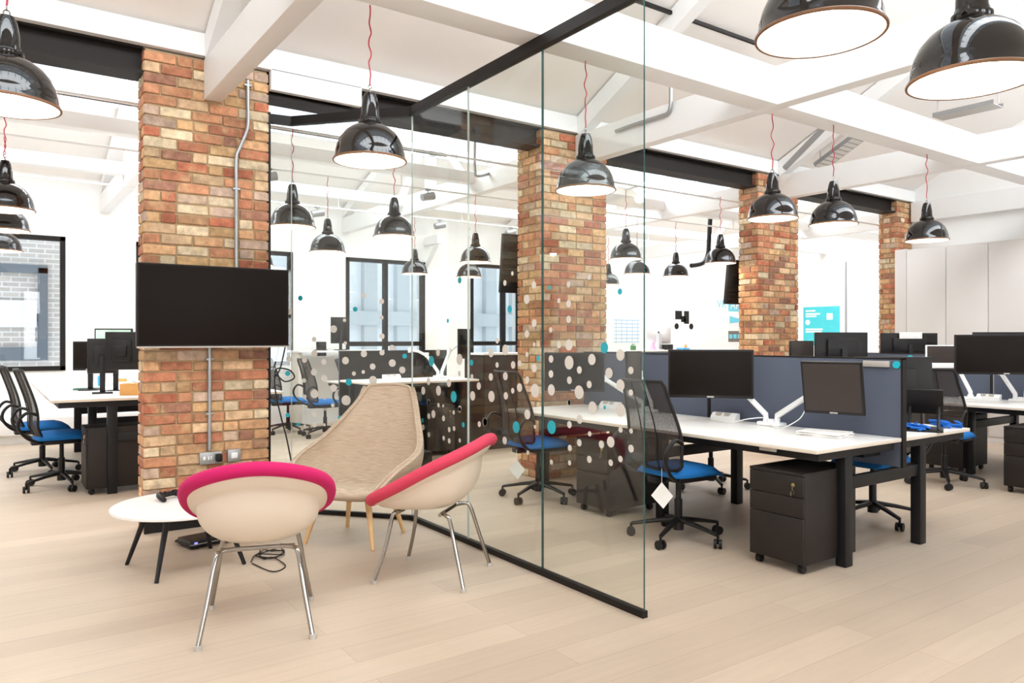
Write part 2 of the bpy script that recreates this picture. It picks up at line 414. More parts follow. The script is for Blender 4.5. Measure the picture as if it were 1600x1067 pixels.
# brick pillars, every brick laid in its pillar's one mesh
PAL = [((184, 122, 94), 5), ((196, 140, 106), 6), ((206, 160, 120), 5), ((212, 177, 141), 5), ((218, 196, 164), 4), ((196, 168, 148), 3), ((164, 118, 98), 2), ((205, 165, 120), 3), ((180, 110, 84), 3)]
PALW = [c for c, w in PAL for _ in range(w)]
def pillar(x0, x1, y0, y1, z1, seed):
    rnd = random.Random(seed); bm = BM(); cl = bm.loops.layers.float_color.new('tint')
    box(bm, (x0+.012, y0+.012, 0), (x1-.012, y1-.012, z1), mi=1)
    for f in bm.faces:
        for l in f.loops: l[cl] = (.5, .4, .3, 1)
    ch = .0775; n = int(z1/ch); gap = .011
    for r in range(n):
        za, zb = r*ch+gap/2, (r+1)*ch-gap/2
        for side in range(4):
            a0, a1 = (x0, x1) if side in (0, 2) else (y0, y1)
            ln = a1-a0; head = .108
            cuts = [0]
            p = head if r % 2 else .222
            while p < ln-.06:
                cuts.append(p+rnd.uniform(-.006, .006))
                p += .222 if rnd.random() > .22 else .111
            cuts.append(ln)
            for i in range(len(cuts)-1):
                s0, s1 = a0+cuts[i]+(gap/2 if i else 0), a0+cuts[i+1]-(gap/2 if i < len(cuts)-2 else 0)
                if s1-s0 < .03: continue
                d = rnd.uniform(-.004, .004); dz0, dz1 = rnd.uniform(-.002, .002), rnd.uniform(-.002, .002)
                if side == 0: lo, hi = (s0, y0+d, za+dz0), (s1, y0+.04, zb+dz1)
                elif side == 1: lo, hi = (x0+d, s0+.005, za+dz0), (x0+.04, s1-.005, zb+dz1)
                elif side == 2: lo, hi = (s0, y1-.04, za), (s1, y1+d, zb)
                else: lo, hi = (x1-.04, s0+.005, za), (x1+d, s1-.005, zb)
                t = BM(); box(t, lo, hi, .005, seg=1)
                for v in t.verts: v.co += Vector((rnd.uniform(-.0022, .0022), rnd.uniform(-.0022, .0022), rnd.uniform(-.0022, .0022)))
                c = rnd.choice(PALW); k = rnd.uniform(.86, 1.06)
                col = tuple(min(1, lin(q*k)) for q in c)+(1,)
                nf0 = len(bm.faces); merge(bm, t, 0)
                bm.faces.ensure_lookup_table()
                for f in bm.faces[nf0:]:
                    for l in f.loops: l[cl] = col
    return struct('pillar', bm, [BRICK, MORTAR], sharp=30)
pillar(.937, 1.83, YF, YF+.24, 3.50, 1)
pillar(4.536, 5.40, YF, YF+.42, 3.50, 2)
pillar(7.956, 8.80, YF, YF+.30, 3.50, 3)
pillar(11.30, 11.74, YF, YF+.29, 3.50, 4)
b = BM(); box(b, (.937-.0, YF-.015, 0), (1.83, YF-.002, .13)); struct('baseboard_pillar', b, BLACKF)
# dark steel beams carried from pillar to pillar
def ibeam(x0, x1, y, z0, z1):
    b = BM(); h = .11
    box(b, (x0, y-h, z0), (x1, y+h, z0+.022)); box(b, (x0, y-h, z1-.022), (x1, y+h, z1)); box(b, (x0+.002, y-.05, z0+.01), (x1-.002, y+.05, z1-.01))
    struct('beam', b, STEEL)
for x0, x1 in ((XL, .937), (1.83, 4.536), (5.40, 7.956), (8.80, 11.30)): ibeam(x0, x1, YF+.14, 3.32, 3.52)
b = BM(); box(b, (XL, YF-.035, 3.515), (XR, YF+.42, 3.68)); box(b, (1.84, YF-.035, 3.36), (2.6, YF+.02, 3.52)); struct('trim_1', b, BEAMW)
# white roof timbers: tie beams along Y, purlins along X
def timber(lo, hi, bv=.008):
    b = BM(); box(b, lo, hi, bv); struct('beam', b, BEAMW)
for x in (1.345, 4.965, 8.32): timber((x, YB, 3.196), (x+.13, YF-.0, 3.496))
timber((11.62, YB, 3.196), (11.75, YF-.04, 3.496))
timber((XL, 3.53, 3.2), (XR, 3.74, 3.49)); timber((XL, 1.26, 3.2), (XR, 1.47, 3.49))
for x in (1.345, 4.965, 8.32, 12.0): timber((x, YF+.43, 3.2), (x+.13, YW, 3.46))
for y in (7.86, 9.78): timber((XL, y, 3.33), (XRF, y+.16, 3.47))
for x in (1.345, 4.965, 8.32, 12.0):      # king posts with their braces
    timber((x+.01, 9.03, 3.46), (x+.12, 9.17, zf(9.1)-.02))
    b = BM()
    for s in (-1, 1): tube(b, [(x+.065, 9.1+s*.9, 3.47), (x+.065, 9.1+s*.08, 4.25)], .06, 4)
    struct('beam', b, BEAMW)
for x in (1.345, 4.965, 8.32):      # rafters under the two roofs
    b = BM(); slope(b, x+.002, x+.128, YF-.04, zr(YF-.04)-.2, 3.0, zr(3.0)-.2, .198); struct('beam', b, BEAMW)
    b = BM(); slope(b, x+.002, x+.128, YF+.45, zf(YF+.45)-.2, 9.1, zf(9.1)-.2, .15); slope(b, x+.002, x+.128, 9.1, zf(9.1)-.2, YW, zf(YW)-.2, .15); struct('beam', b, BEAMW)
b = BM()
for x in (-.6, 2.9, 6.6, 10.0): box(b, (x-.06, YW-.5, 3.1), (x+.06, YW, 3.25)); tube(b, [(x, YW-.48, 3.2), (x, YW-.03, 2.75)], .05, 4)
struct('trim_2', b, BEAMW)
b = BM(); box(b, (XL, YW-.06, .0), (3.6, YW, .12)); struct('baseboard_far', b, WHITE)
b = BM(); box(b, (XL, 9.0, 3.925), (5.4, 9.03, 3.965)); struct('trim_3', b, BLACKF)
b = BM(); box(b, (4.5, 4.6, 4.27), (6.15, 4.63, 4.30)); struct('trim_4', b, BLACKF)
# ------------------------------------------------------------ glass partition
GX = 2.714; C0 = Vector((GX, 2.695, 0)); C1 = Vector((GX, 5.205, 0)); C2 = Vector((2.035, 6.0, 0)); C3 = Vector((1.85, 6.03, 0))
GZ0, GZ1 = .03, 3.14
part = thing('glass_partition', 'frameless glass partition with black rails and white and teal dot stickers', 'glass partition', (0, 0, 0))
def rail(name, z0, z1, w):
    b = BM()
    pts = [C0, C1, C2, C3]
    for i in range(3):
        p, q = pts[i], pts[i+1]; d = (q-p).normalized(); n = Vector((-d.y, d.x, 0))*w/2; e = d*(.012 if i else 0); e2 = d*.012
        prism(b, [(v.x, v.y) for v in (p-n-e, q-n+e2, q+n+e2, p+n-e)], z0, z1)
    obj(name, b, BLACKF, part)
rail('bottom_rail', 0, .035, .034); rail('top_rail', 3.13, 3.2, .05)
b = BM(); box(b, (1.832, YF+.03, 0), (1.856, YF+.09, 3.2)); obj('end_post', b, BLACKF, part)
SEG = []
for a, c in (((GX, 2.699), (GX, 3.539)), ((GX, 3.543), (GX, 4.375)), ((GX, 4.379), (GX, 5.203))): SEG.append((Vector((*a, 0)), Vector((*c, 0))))
SEG += [(C1, C2), (C2, C3)]
DOTS = []
def dl(x0, y0, s, txt, colr):
    for t in txt.split(): 
        x, y, r = map(float, t.split(',')); DOTS.append((x0+x/s, y0+y/s, r/s, colr))
dl(400, 460, 4.103, '210,110,20 500,222,24 375,288,16 377,378,22 437,432,18 576,424,24 694,380,22 810,373,18 807,45,18 807,148,14 810,268,18 874,341,18 876,440,24 940,484,22 750,462,20 690,497,12 630,507,14 752,550,28 375,498,22 311,551,14 440,538,22 500,600,24 377,637,28 580,678,32 315,655,14 495,710,13 377,768,17 377,836,16 441,835,10 315,845,12 315,758,9 570,165,12 575,312,12 692,8,16 210,415,18 313,420,18', 0)
dl(400, 460, 4.103, '287,24,16 638,95,16 955,395,16 597,562,22 202,506,16 202,773,14 273,832,12 540,790,14', 1)
dl(660, 380, 4.103, '720,268,24 674,360,30 722,512,26 675,582,24 534,255,18 582,194,14 243,745,36 105,700,24 445,703,28 537,684,34 485,625,18 484,780,18 587,780,24 444,857,24 537,852,26 242,835,18 175,895,26 108,945,32 45,1020,20 367,915,24 327,978,30 448,982,36 540,978,24 584,945,18 628,925,28 677,875,22 722,800,28 727,945,44 676,712,16 722,650,14 628,770,20 323,855,16 830,742,24 830,838,24 832,940,36 880,650,24 945,652,36 946,765,44 948,878,24 1012,812,24 1010,955,44 945,1022,18 1075,905,24 1092,745,36 1202,832,34 1275,715,38 1275,910,38 1342,815,24 1342,957,20 943,265,20 880,368,16 943,388,24 943,488,24 828,555,18 10,945,26 44,885,24 245,1060,20 108,1038,14 138,1042,10 1075,220,16', 0)
dl(660, 380, 4.103, '244,236,22 168,497,14 320,765,20 62,755,34 205,983,36 565,422,24 820,286,14 748,738,18 1272,310,20 1172,670,36', 1)
dl(740, 560, 3.952, '75,392,26 40,405,18 337,345,30 597,272,16 740,305,40 912,317,42 660,375,28 597,408,22 913,440,18 978,447,16 384,422,12 722,465,16 658,520,22 795,530,24 852,515,34 600,552,20 978,556,24 340,581,14 720,622,22 912,620,20 852,643,20 486,640,16 598,644,16 197,506,24', 0)
dl(740, 560, 3.952, '268,424,36 487,424,42 815,302,12', 1)
dl(600, 500, 4.85, '345,625,22 380,712,30 345,728,22 457,745,22 580,678,22 534,700,16 500,830,20 537,822,18 345,868,20 458,895,18 500,915,20 580,912,16 302,812,22 772,772,30', 0)
dl(600, 500, 4.85, '607,793,20 297,760,18', 1)
DOTW = mat('frosted_vinyl', rgb(206, 200, 192), .6, var=.03)
DOTT = mat('teal_vinyl', rgb(20, 160, 176), .5, var=.03)
for si, (p, q) in enumerate(SEG):
    d = (q-p).normalized(); n = Vector((d.y, -d.x, 0))
    if n.dot(-p) < 0: n = -n            # towards the lounge side
    g = BM(); h = Vector((-d.y, d.x, 0))*.005
    e = d*.003
    prism(g, [(v.x, v.y) for v in (p-h+e, q-h-e, q+h-e, p+h+e)], GZ0, GZ1)
    for f in g.faces:
        f.normal_update()
        if abs(f.normal.dot(n)) < .5: f.material_index = 1 if (si == 0 or (si == 1 and f.calc_center_median().y < 3.6)) else 2
    pane = obj('glass_pane', g, [GLASS, GEDGE, LEDGE], part)
    wb, tb = BM(), BM(); cnt = [0, 0]
    for (px, py, rp, c) in DOTS:
        ry = at(px, py, 1)-Vector((0, 0, EYE))
        den = ry.dot(n)
        t = (p-Vector((0, 0, EYE))).dot(n)/den
        w = Vector((0, 0, EYE))+ry*t
        u = (w-p).dot(d)
        lo_ok = 0 <= u <= (q-p).length
        if not lo_ok or t <= 0: continue
        if si < 3 and px < 646: continue
        if si >= 3 and px > 648: continue
        r = rp*t/FP; bmx = (wb, tb)[c]; cnt[c] += 1
        cc = w+n*.0062
        ring = [bmx.verts.new(cc+d*math.cos(2*math.pi*k/20)*r+Vector((0, 0, 1))*math.sin(2*math.pi*k/20)*r) for k in range(20)]
        rin2 = [bmx.verts.new(v.co+n*.0006) for v in ring]
        bmx.faces.new(rin2)
        for k in range(20): bmx.faces.new([ring[k], ring[(k+1) % 20], rin2[(k+1) % 20], rin2[k]])
    if cnt[0]: obj('dot_pattern', wb, DOTW, pane)
    else: wb.free()
    if cnt[1]:
        o = obj('dot_pattern', tb, DOTT, pane); o['label'] = 'teal dots'
    else: tb.free()
# ------------------------------------------------------------ pendant lamps
def make_lamp():
    t = thing('pendant_lamp', '', 'pendant lamp', (0, 0, 0), 0, 'black dome pendant lamps')
    b = BM()
    out = [(.204, 0), (.203, .012), (.198, .02), (.194, .05), (.184, .09), (.166, .13), (.138, .165), (.104, .19), (.07, .206), (.058, .212)]
    inn = [(r-.006, z-.004 if z > .02 else z) for r, z in out]
    lathe(b, out, 48, 0); lathe(b, inn + [(0, .2)], 48, 1); lathe(b, [(.204, 0), (.198, 0)], 48, 1)
    obj('shade', b, [ENAMEL, SHADEIN], t, sharp=60)
    b = BM(); lathe(b, [(.200, -.003), (.207, -.002), (.208, .004), (.205, .009), (.199, .009)], 48); obj('shade_lip', b, BROWN, t, sharp=60)
    b = BM(); lathe(b, [(.058, .205), (.066, .212), (.066, .232), (.055, .238), (.055, .25), (.052, .25), (.050, .30), (.040, .36), (.030, .385), (0, .388)], 32)
    obj('neck', b, ENAMEL, t, sharp=50)
    b = BM(); tube(b, spline([(.012*math.cos(a), 0, .40+.014*math.sin(a)) for a in [i*math.pi/4 for i in range(8)]], 3, True), .003, 6, closed=True)
    tube(b, spline([(0, .009*math.cos(a), .422+.012*math.sin(a)) for a in [i*math.pi/4 for i in range(8)]], 3, True), .0025, 6, closed=True)
    obj('hook', b, CHROME, t)
    b = BM(); pts = []
    for k in range(15):
        z = .43+(.886-.43)*k/14; s = math.sin(math.pi*k/14)
        pts.append((.012*math.sin(k*1.3)*s, .008*math.cos(k*1.7)*s, z))
    tube(b, spline(pts, 4), .0042, 6); obj('cord', b, RED, t)
    b = BM(); lathe(b, [(0, .03), (.045, .04), (.062, .075), (.055, .11), (.03, .15), (.025, .19), (0, .195)], 24); obj('bulb', b, BULB, t, sharp=60)
    return t
lamp0 = make_lamp(); used = False
LZ = 2.36
LAMPS = [  # x, y, label
 (.075, 3.717, 'large black dome pendant at the upper left, in front of the dark steel beam'),
 (1.702, 3.751, 'black dome pendant hanging over the oatmeal lounge chair in front of the glass'),
 (2.158, 1.378, 'nearest black dome pendant, cut by the top of the view'),
 (2.82, 1.218, 'large black dome pendant at the upper right of the view'),
 (3.18, 3.693, 'black dome pendant seen through the largest glass pane'),
 (5.143, 3.699, 'black dome pendant in front of the third brick pillar'),
 (5.834, 3.60, 'black dome pendant between the third and fourth brick pillars'),
 (7.508, 3.651, 'black dome pendant above the tall pale storage cupboards'),
 (2.16, 6.341, 'black dome pendant behind the narrow glass pane beside the television pillar'),
 (3.143, 6.387, 'black dome pendant seen through the angled glass just left of its corner'),
 (.126, 6.721, 'topmost of three black dome pendants stacked at the left edge'),
 (.147, 8.0, 'middle of three black dome pendants stacked at the left edge'),
 (.157, 9.87, 'lowest of three black dome pendants stacked at the left edge'),
 (3.097, 7.936, 'black dome pendant left of the tall window with two panes'),
 (5.022, 7.931, 'black dome pendant seen through glass left of the second brick pillar'),
 (5.177, 9.845, 'small far black dome pendant in front of the tall window with two panes'),
 (6.131, 9.868, 'small far black dome pendant just below the one left of the second pillar'),
 (2.9, 9.85, 'small far black dome pendant right of the television top corner'),
 (8.657, 7.947, 'small black dome pendant over the white far wall right of the glass edge'),
 (7.624, 6.25, 'black dome pendant beside the television on the third brick pillar'),
 (6.297, 6.575, 'upper of two black dome pendants overlapping right of the second pillar'),
 (7.887, 8.0, 'lower of two black dome pendants overlapping right of the second pillar'),
 (9.0, 9.84, 'smallest black dome pendant beside the right edge of the second pillar'),
]
cbm = BM()
for i, (x, y, lab) in enumerate(LAMPS):
    o = lamp0 if i == 0 else dup(lamp0, (0, 0, 0))
    big = lab.startswith('large black dome pendant at the upper right'); o.location = (x, y, 2.30 if big else LZ); o.scale = (1, 1, 1) if big else (.95, .95, .95); o.rotation_euler = (0, 0, i*1.1); o['label'] = lab
    L = bpy.data.lights.new('lamp_light', 'POINT'); L.energy = 3.2; L.color = (1, .84, .62); L.shadow_soft_size = .03
    lo = bpy.data.objects.new('lamp_light', L); COL.objects.link(lo); lo.parent = o; lo.location = (0, 0, .02)
# conduit rails that carry the pendants of the far bay
b = BM(); cyl(b, (XL, 6.36, 3.2), (XRF, 6.36, 3.2), .012, 8); cyl(b, (.126, 6.36, 3.2), (.126, 6.74, 3.2), .012, 8); cyl(b, (6.297, 6.36, 3.2), (6.297, 6.6, 3.2), .012, 8); cyl(b, (7.624, 6.25, 3.2), (7.624, 6.36, 3.2), .012, 8)
struct('trim_5', b, BEAMW)
b = BM(); cyl(b, (XL, 7.94, 3.2), (12, 7.94, 3.2), .012, 8); cyl(b, (XL, 9.85, 3.2), (12, 9.85, 3.2), .012, 8)
for x in (0, 2, 4, 6, 8, 10):
    cyl(b, (x, 7.94, 3.2), (x, 7.94, 3.34), .01, 6); cyl(b, (x, 9.85, 3.2), (x, 9.85, 3.34), .01, 6)
for x in (.147, 7.887): cyl(b, (x, 7.94, 3.2), (x, 8.01, 3.2), .012, 8)
struct('trim_6', b, BEAMW)
# ------------------------------------------------------------ television, conduit, sockets on the first pillar
tv = thing('television', 'large wall-mounted flat television with a blank dark screen on the brick pillar', 'television', (1.402, 5.80, 1.64))
b = BM(); box(b, (-.535, -.03, -.298), (.535, .03, .298), .006); obj('casing', b, BLACKF, tv)
b = BM(); box(b, (-.522, -.033, -.278), (.522, -.0295, .286), .001); obj('screen', b, SCREEN, tv)
b = BM(); box(b, (-.535, -.034, -.302), (.535, -.026, -.290)); obj('lower_trim', b, GREYP, tv)
b = BM(); box(b, (-.2, .028, -.15), (.2, .115, .15)); obj('bracket', b, PLAST, tv)
def pipe(name, pts, r, m, tag, clips=()):
    b = BM(); tube(b, spline(pts, 5), r, 10)
    t = thing(name, tag[0], tag[1], tuple(pts[-1]), group=tag[2] if len(tag) > 2 else None)
    o = obj('tube', b, m, t); o.location = -Vector(pts[-1])
    for c in clips:
        b = BM(); box(b, (c[0]-.028, c[1]-.012, c[2]-.008), (c[0]+.028, c[1]+.02, c[2]+.008), .003); k = obj('clip', b, GALV, t); k.location = -Vector(pts[-1])
    return t
yc = YF-.018
pipe('conduit', [(1.665, yc, 3.40), (1.665, yc, 3.2), (1.665, yc, 3.06), (1.65, yc, 2.99), (1.6, yc, 2.86), (1.578, yc, 2.78), (1.578, yc, 2.5), (1.578, yc, 1.95)], .014, GALV,
     ('grey steel conduit with a bend above the television on the brick pillar', 'conduit'), [(1.578, yc, 2.55), (1.665, yc, 3.36)])
pipe('conduit', [(1.383, yc, 1.40), (1.383, yc, 1.0), (1.383, yc, .57)], .014, GALV, ('straight grey conduit running from the television down to the socket', 'conduit'), [(1.383, yc, 1.25), (1.383, yc, .84)])
so = thing('double_socket', 'grey metal double socket with a black plug below the television', 'socket', (1.39, YF-.004, .51))
b = BM(); box(b, (-.08, -.03, -.045), (.08, .0, .045), .004); obj('faceplate', b, GALV, so)
b = BM()
for x in (-.045, -.01, .0): box(b, (x-.012, -.0335, -.012), (x+.006, -.029, .014), .001)
obj('switch', b, WHITEP, so)
b = BM(); box(b, (.03, -.075, -.03), (.075, -.03, .03), .01); obj('plug', b, PLAST, so)
so = thing('data_plate', 'small square grey outlet plate beside the double socket', 'socket', (1.56, YF-.004, .515))
b = BM(); box(b, (-.048, -.028, -.046), (.048, 0, .046), .004); obj('faceplate', b, GALV, so)
b = BM(); box(b, (-.024, -.033, -.022), (.024, -.026, .022), .003); obj('insert', b, WHITEP, so)
b = BM(); pts = [onY(446, 540, 5.86), onY(438, 575, 5.86), onY(430, 588, 5.86), onY(433, 576, 5.86), onY(452, 578, 5.86), onY(460, 590, 5.86), onY(445, 596, 5.86), onY(430, 586, 5.86), onY(431, 615, 5.86), onY(440, 655, 5.86), onY(449, 690, 5.86), onY(462, 760, 5.86), onY(466, 795, 5.86)]
tube(b, spline(pts, 8), .006, 8); obj('cable', b, PLAST, tag=('black looped cable hanging down from the right side of the television', 'cable'))
# ------------------------------------------------------------ lounge furniture
def make_tub(label, loc, ang, padm):
    t = thing('tub_chair', label, 'armchair', loc, ang)
    def rim(phi, s=1.0, o=0.0):
        c, sn = math.cos(phi), math.sin(phi)
        k = 1.0 + .06*abs(math.sin(2*phi))**2
        return Vector((.01+.345*c*k*s, .335*sn*k*s, .60-.19*c*s+o))
    B = Vector((.06, 0, .405))
    def shell(inset):
        def fn(u, v):
            phi = 2*math.pi*u; a = v*math.pi/2
            rm = rim(phi)
            if v < .8:
                q = v/.8*math.pi/2; rad = .86*math.sin(q)**.8; hz = .80*(1-math.cos(q))**1.15
            else:
                q = (v-.8)/.2; rad = .86+.14*q**.9; hz = .80+.20*q**1.3
            p = B + Vector(((rm.x-B.x)*rad, (rm.y-B.y)*rad, (rm.z-B.z)*hz))
            n = Vector((math.cos(phi)*.3, math.sin(phi)*.3, -.9)) if v < .5 else Vector((math.cos(phi), math.sin(phi), -.2))
            return p - n.normalized()*inset
        return fn
    b = BM(); surf(b, shell(0), 48, 30, closeu=True); bmesh.ops.remove_doubles(b, verts=b.verts[:], dist=.0005)
    obj('shell', b, SHELLW, t, sharp=180, mods=[('SOLIDIFY', dict(thickness=.012, offset=1.0))])
    b = BM(); surf(b, shell(.022), 48, 30, closeu=True); bmesh.ops.remove_doubles(b, verts=b.verts[:], dist=.0005)
    tube(b, [rim(2*math.pi*k/64, 1.0, .026) for k in range(64)], .034, 12, closed=True)
    obj('cushion', b, padm, t, sharp=180)
    b = BM()
    feet = [(-.27, .25), (-.27, -.25), (.27, .25), (.27, -.25)]
    for sx in (-1, 1): tube(b, [(sx*.13+.03, -.17, .398), (sx*.13+.03, .17, .398)], .011, 8)
    obj('underframe', b, CHROME, t)
    for fx, fy in feet:
        b = BM(); sy = 1 if fy > 0 else -1; sx = 1 if fx > 0 else -1
        tube(b, spline([(sx*.13+.03, sy*.10, .400), (sx*.15+.02, sy*.165, .398), (sx*.175+.01, sy*.185, .375), (fx*.8, fy*.86, .2), (fx, fy, .012)], 6), .0115, 10)
        o = obj('leg', b, CHROME, t)
        b = BM(); cyl(b, (fx, fy, 0), (fx, fy, .022), .017, 12); obj('glide', b, GREYP, o)
    return t
make_tub('white tub chair with magenta padded rim, seen from behind by the round table', (1.11, 3.745, 0), math.atan2(.94, .33), PINK)
make_tub('white tub chair with coral pink padded rim, seen side on by the glass', (2.187, 3.915, 0), math.atan2(.77, -.64), CORAL)
# oatmeal lounge chair
lc = thing('lounge_chair', 'high-backed oatmeal fabric lounge chair on oak legs against the glass corner', 'lounge chair', (2.14, 4.94, 0), math.atan2(-.58, -.81))
CEN = spline([(.33, 0, .335), (.375, 0, .365), (.34, 0, .405), (.12, 0, .395), (-.08, 0, .375), (-.22, 0, .40), (-.31, 0, .54), (-.37, 0, .74), (-.44, 0, .92), (-.49, 0, 1.055)], 6)
EDG = spline([(.30, .27, .345), (.335, .295, .375), (.32, .335, .43), (.19, .395, .53), (.03, .425, .585), (-.09, .42, .625), (-.20, .38, .69), (-.31, .308, .80), (-.415, .232, .935), (-.46, .185, 1.02), (-.482, .145, 1.05)], 6)
def lcf(u, v):
    i = v*(len(CEN)-1); k = min(int(i), len(CEN)-2); f = i-k
    c = CEN[k].lerp(CEN[k+1], f); e = EDG[k].lerp(EDG[k+1], f)
    s = 2*u-1; a = abs(s)
    y = e.y*math.sin(a*math.pi/2*.98)**1.0 if a else 0
    w = a**2.6
    return Vector((c.x+(e.x-c.x)*w, math.copysign(y, s) if s else 0, c.z+(e.z-c.z)*w))
b = BM(); surf(b, lcf, 28, 48)
obj('shell', b, OAT, lc, sharp=180, mods=[('SOLIDIFY', dict(thickness=.035, offset=1.0)), ('BEVEL', dict(width=.012, segments=3, limit_method='ANGLE', angle_limit=R(50)))])
b = BM(); tube(b, [lcf(0, k/60) for k in range(61)] , .010, 8); tube(b, [lcf(1, k/60) for k in range(61)], .010, 8); tube(b, [lcf(k/40, 1) for k in range(41)], .010, 8); obj('piping', b, OAT, lc)
b = BM(); box(b, (-.2, -.2, .335), (.22, .2, .375), .015); obj('seat_base', b, BLACKF, lc)
for fx, fy in ((.235, .265), (.235, -.265), (-.26, .235), (-.26, -.235)):
    b = BM(); tube(b, [(fx*.66, fy*.66, .36), (fx, fy, 0)], [.024, .013], 12); obj('leg', b, OAK, lc)
# round table
tb = thing('coffee_table', 'low round white coffee table on thin black splayed legs', 'coffee table', (1.02, 4.98, 0))
b = BM(); lathe(b, [(0, .358), (.39, .358), (.416, .365), (.418, .372), (.416, .382), (.411, .385), (0, .385)], 64); obj('tabletop', b, DESKW, tb, sharp=30)
for dx, dy in ((-.297, .205), (-.213, -.288), (.305, -.203), (.22, .29)):
    b = BM(); tube(b, [(dx*.62, dy*.62, .359), (dx, dy, 0)], [.019, .012], 8); obj('leg', b, LEGB, tb)
b = BM(); box(b, (-.2, -.2, .346), (.2, .2, .359)); obj('frame', b, LEGB, tb)
# game controllers
def controller(x, y, rz, label, m2):
    g = thing('game_controller', label, 'game controller', (x, y, .385), rz)
    b = BM()
    box(b, (-.05, -.022, .016), (.05, .03, .044), .013, seg=3)
    for s in (-1, 1): tube(b, spline([(s*.05, .012, .032), (s*.066, -.02, .026), (s*.075, -.06, .017), (s*.076, -.08, .014)], 4), [.022, .022, .022, .021, .02, .019, .018, .017, .016, .015, .014, .013, .011][:13], 10)
    obj('body', b, m2, g)
    b = BM()
    for s in (-1, 1): cyl(b, (s*.028, -.012, .04), (s*.028, -.012, .054), .009, 12)
    obj('thumbstick', b, PLAST, g)
    b = BM()
    for dx, dy in ((.05, .018), (.05, -.002), (.04, .008), (.06, .008)): cyl(b, (dx, dy, .042), (dx, dy, .047), .004, 8)
    obj('button', b, GREYP, g)
controller(.955, 5.16, R(25), 'black game controller lying on the round white table', PLAST)
controller(1.13, 5.24, R(-40), 'blue-grey game controller half hidden behind the magenta chair rim', mat('blue_grey_plastic', rgb(120, 122, 165), .4))
cb = thing('console_box', 'flat black set-top box on the floor under the round table', 'electronic box', (1.24, 5.42, 0), R(12))
b = BM(); box(b, (-.15, -.1, .008), (.15, .1, .055), .01); obj('casing', b, PLAST, cb)
b = BM(); box(b, (-.148, -.103, .03), (.148, -.098, .034)); obj('front_strip', b, GREYP, cb)
b = BM(); box(b, (-.12, -.104, .036), (-.10, -.098, .046)); obj('indicator_light', b, mat('blue_led', rgb(110, 110, 255), .3, emit=(.2, .2, 1, 1), estr=2), cb)
for lab, c, rx, ry, turns, sd in (('black cable coiled on the floor beside the set-top box', onZ(308, 845, 0), .13, .07, 2, 3), ('tangle of thin black cable on the floor between the chairs', onZ(424, 868, 0), .085, .06, 3, 9)):
    rnd = random.Random(sd); pts = []
    for k in range(turns*7):
        a = k*2*math.pi/7; q = rnd.uniform(.6, 1.15)
        d_ = cr*(rx*q*math.cos(a)+rnd.uniform(-.015, .015))+cf*(ry*q*math.sin(a)*2)
        pts.append((c.x+d_.x, c.y+d_.y, .006+.012*rnd.random()+(.02 if k % 5 == 2 else 0)))
    if sd == 9: pts = [tuple(onZ(392, 878, .006)), tuple(onZ(402, 866, .02))]+pts+[tuple(onZ(446, 884, .006)), tuple(onZ(426, 893, .006)), tuple(onZ(394, 880, .006))]
    b = BM(); tube(b, spline(pts, 5), .0038, 6); obj('cable', b, PLAST, tag=(lab, 'cable'))
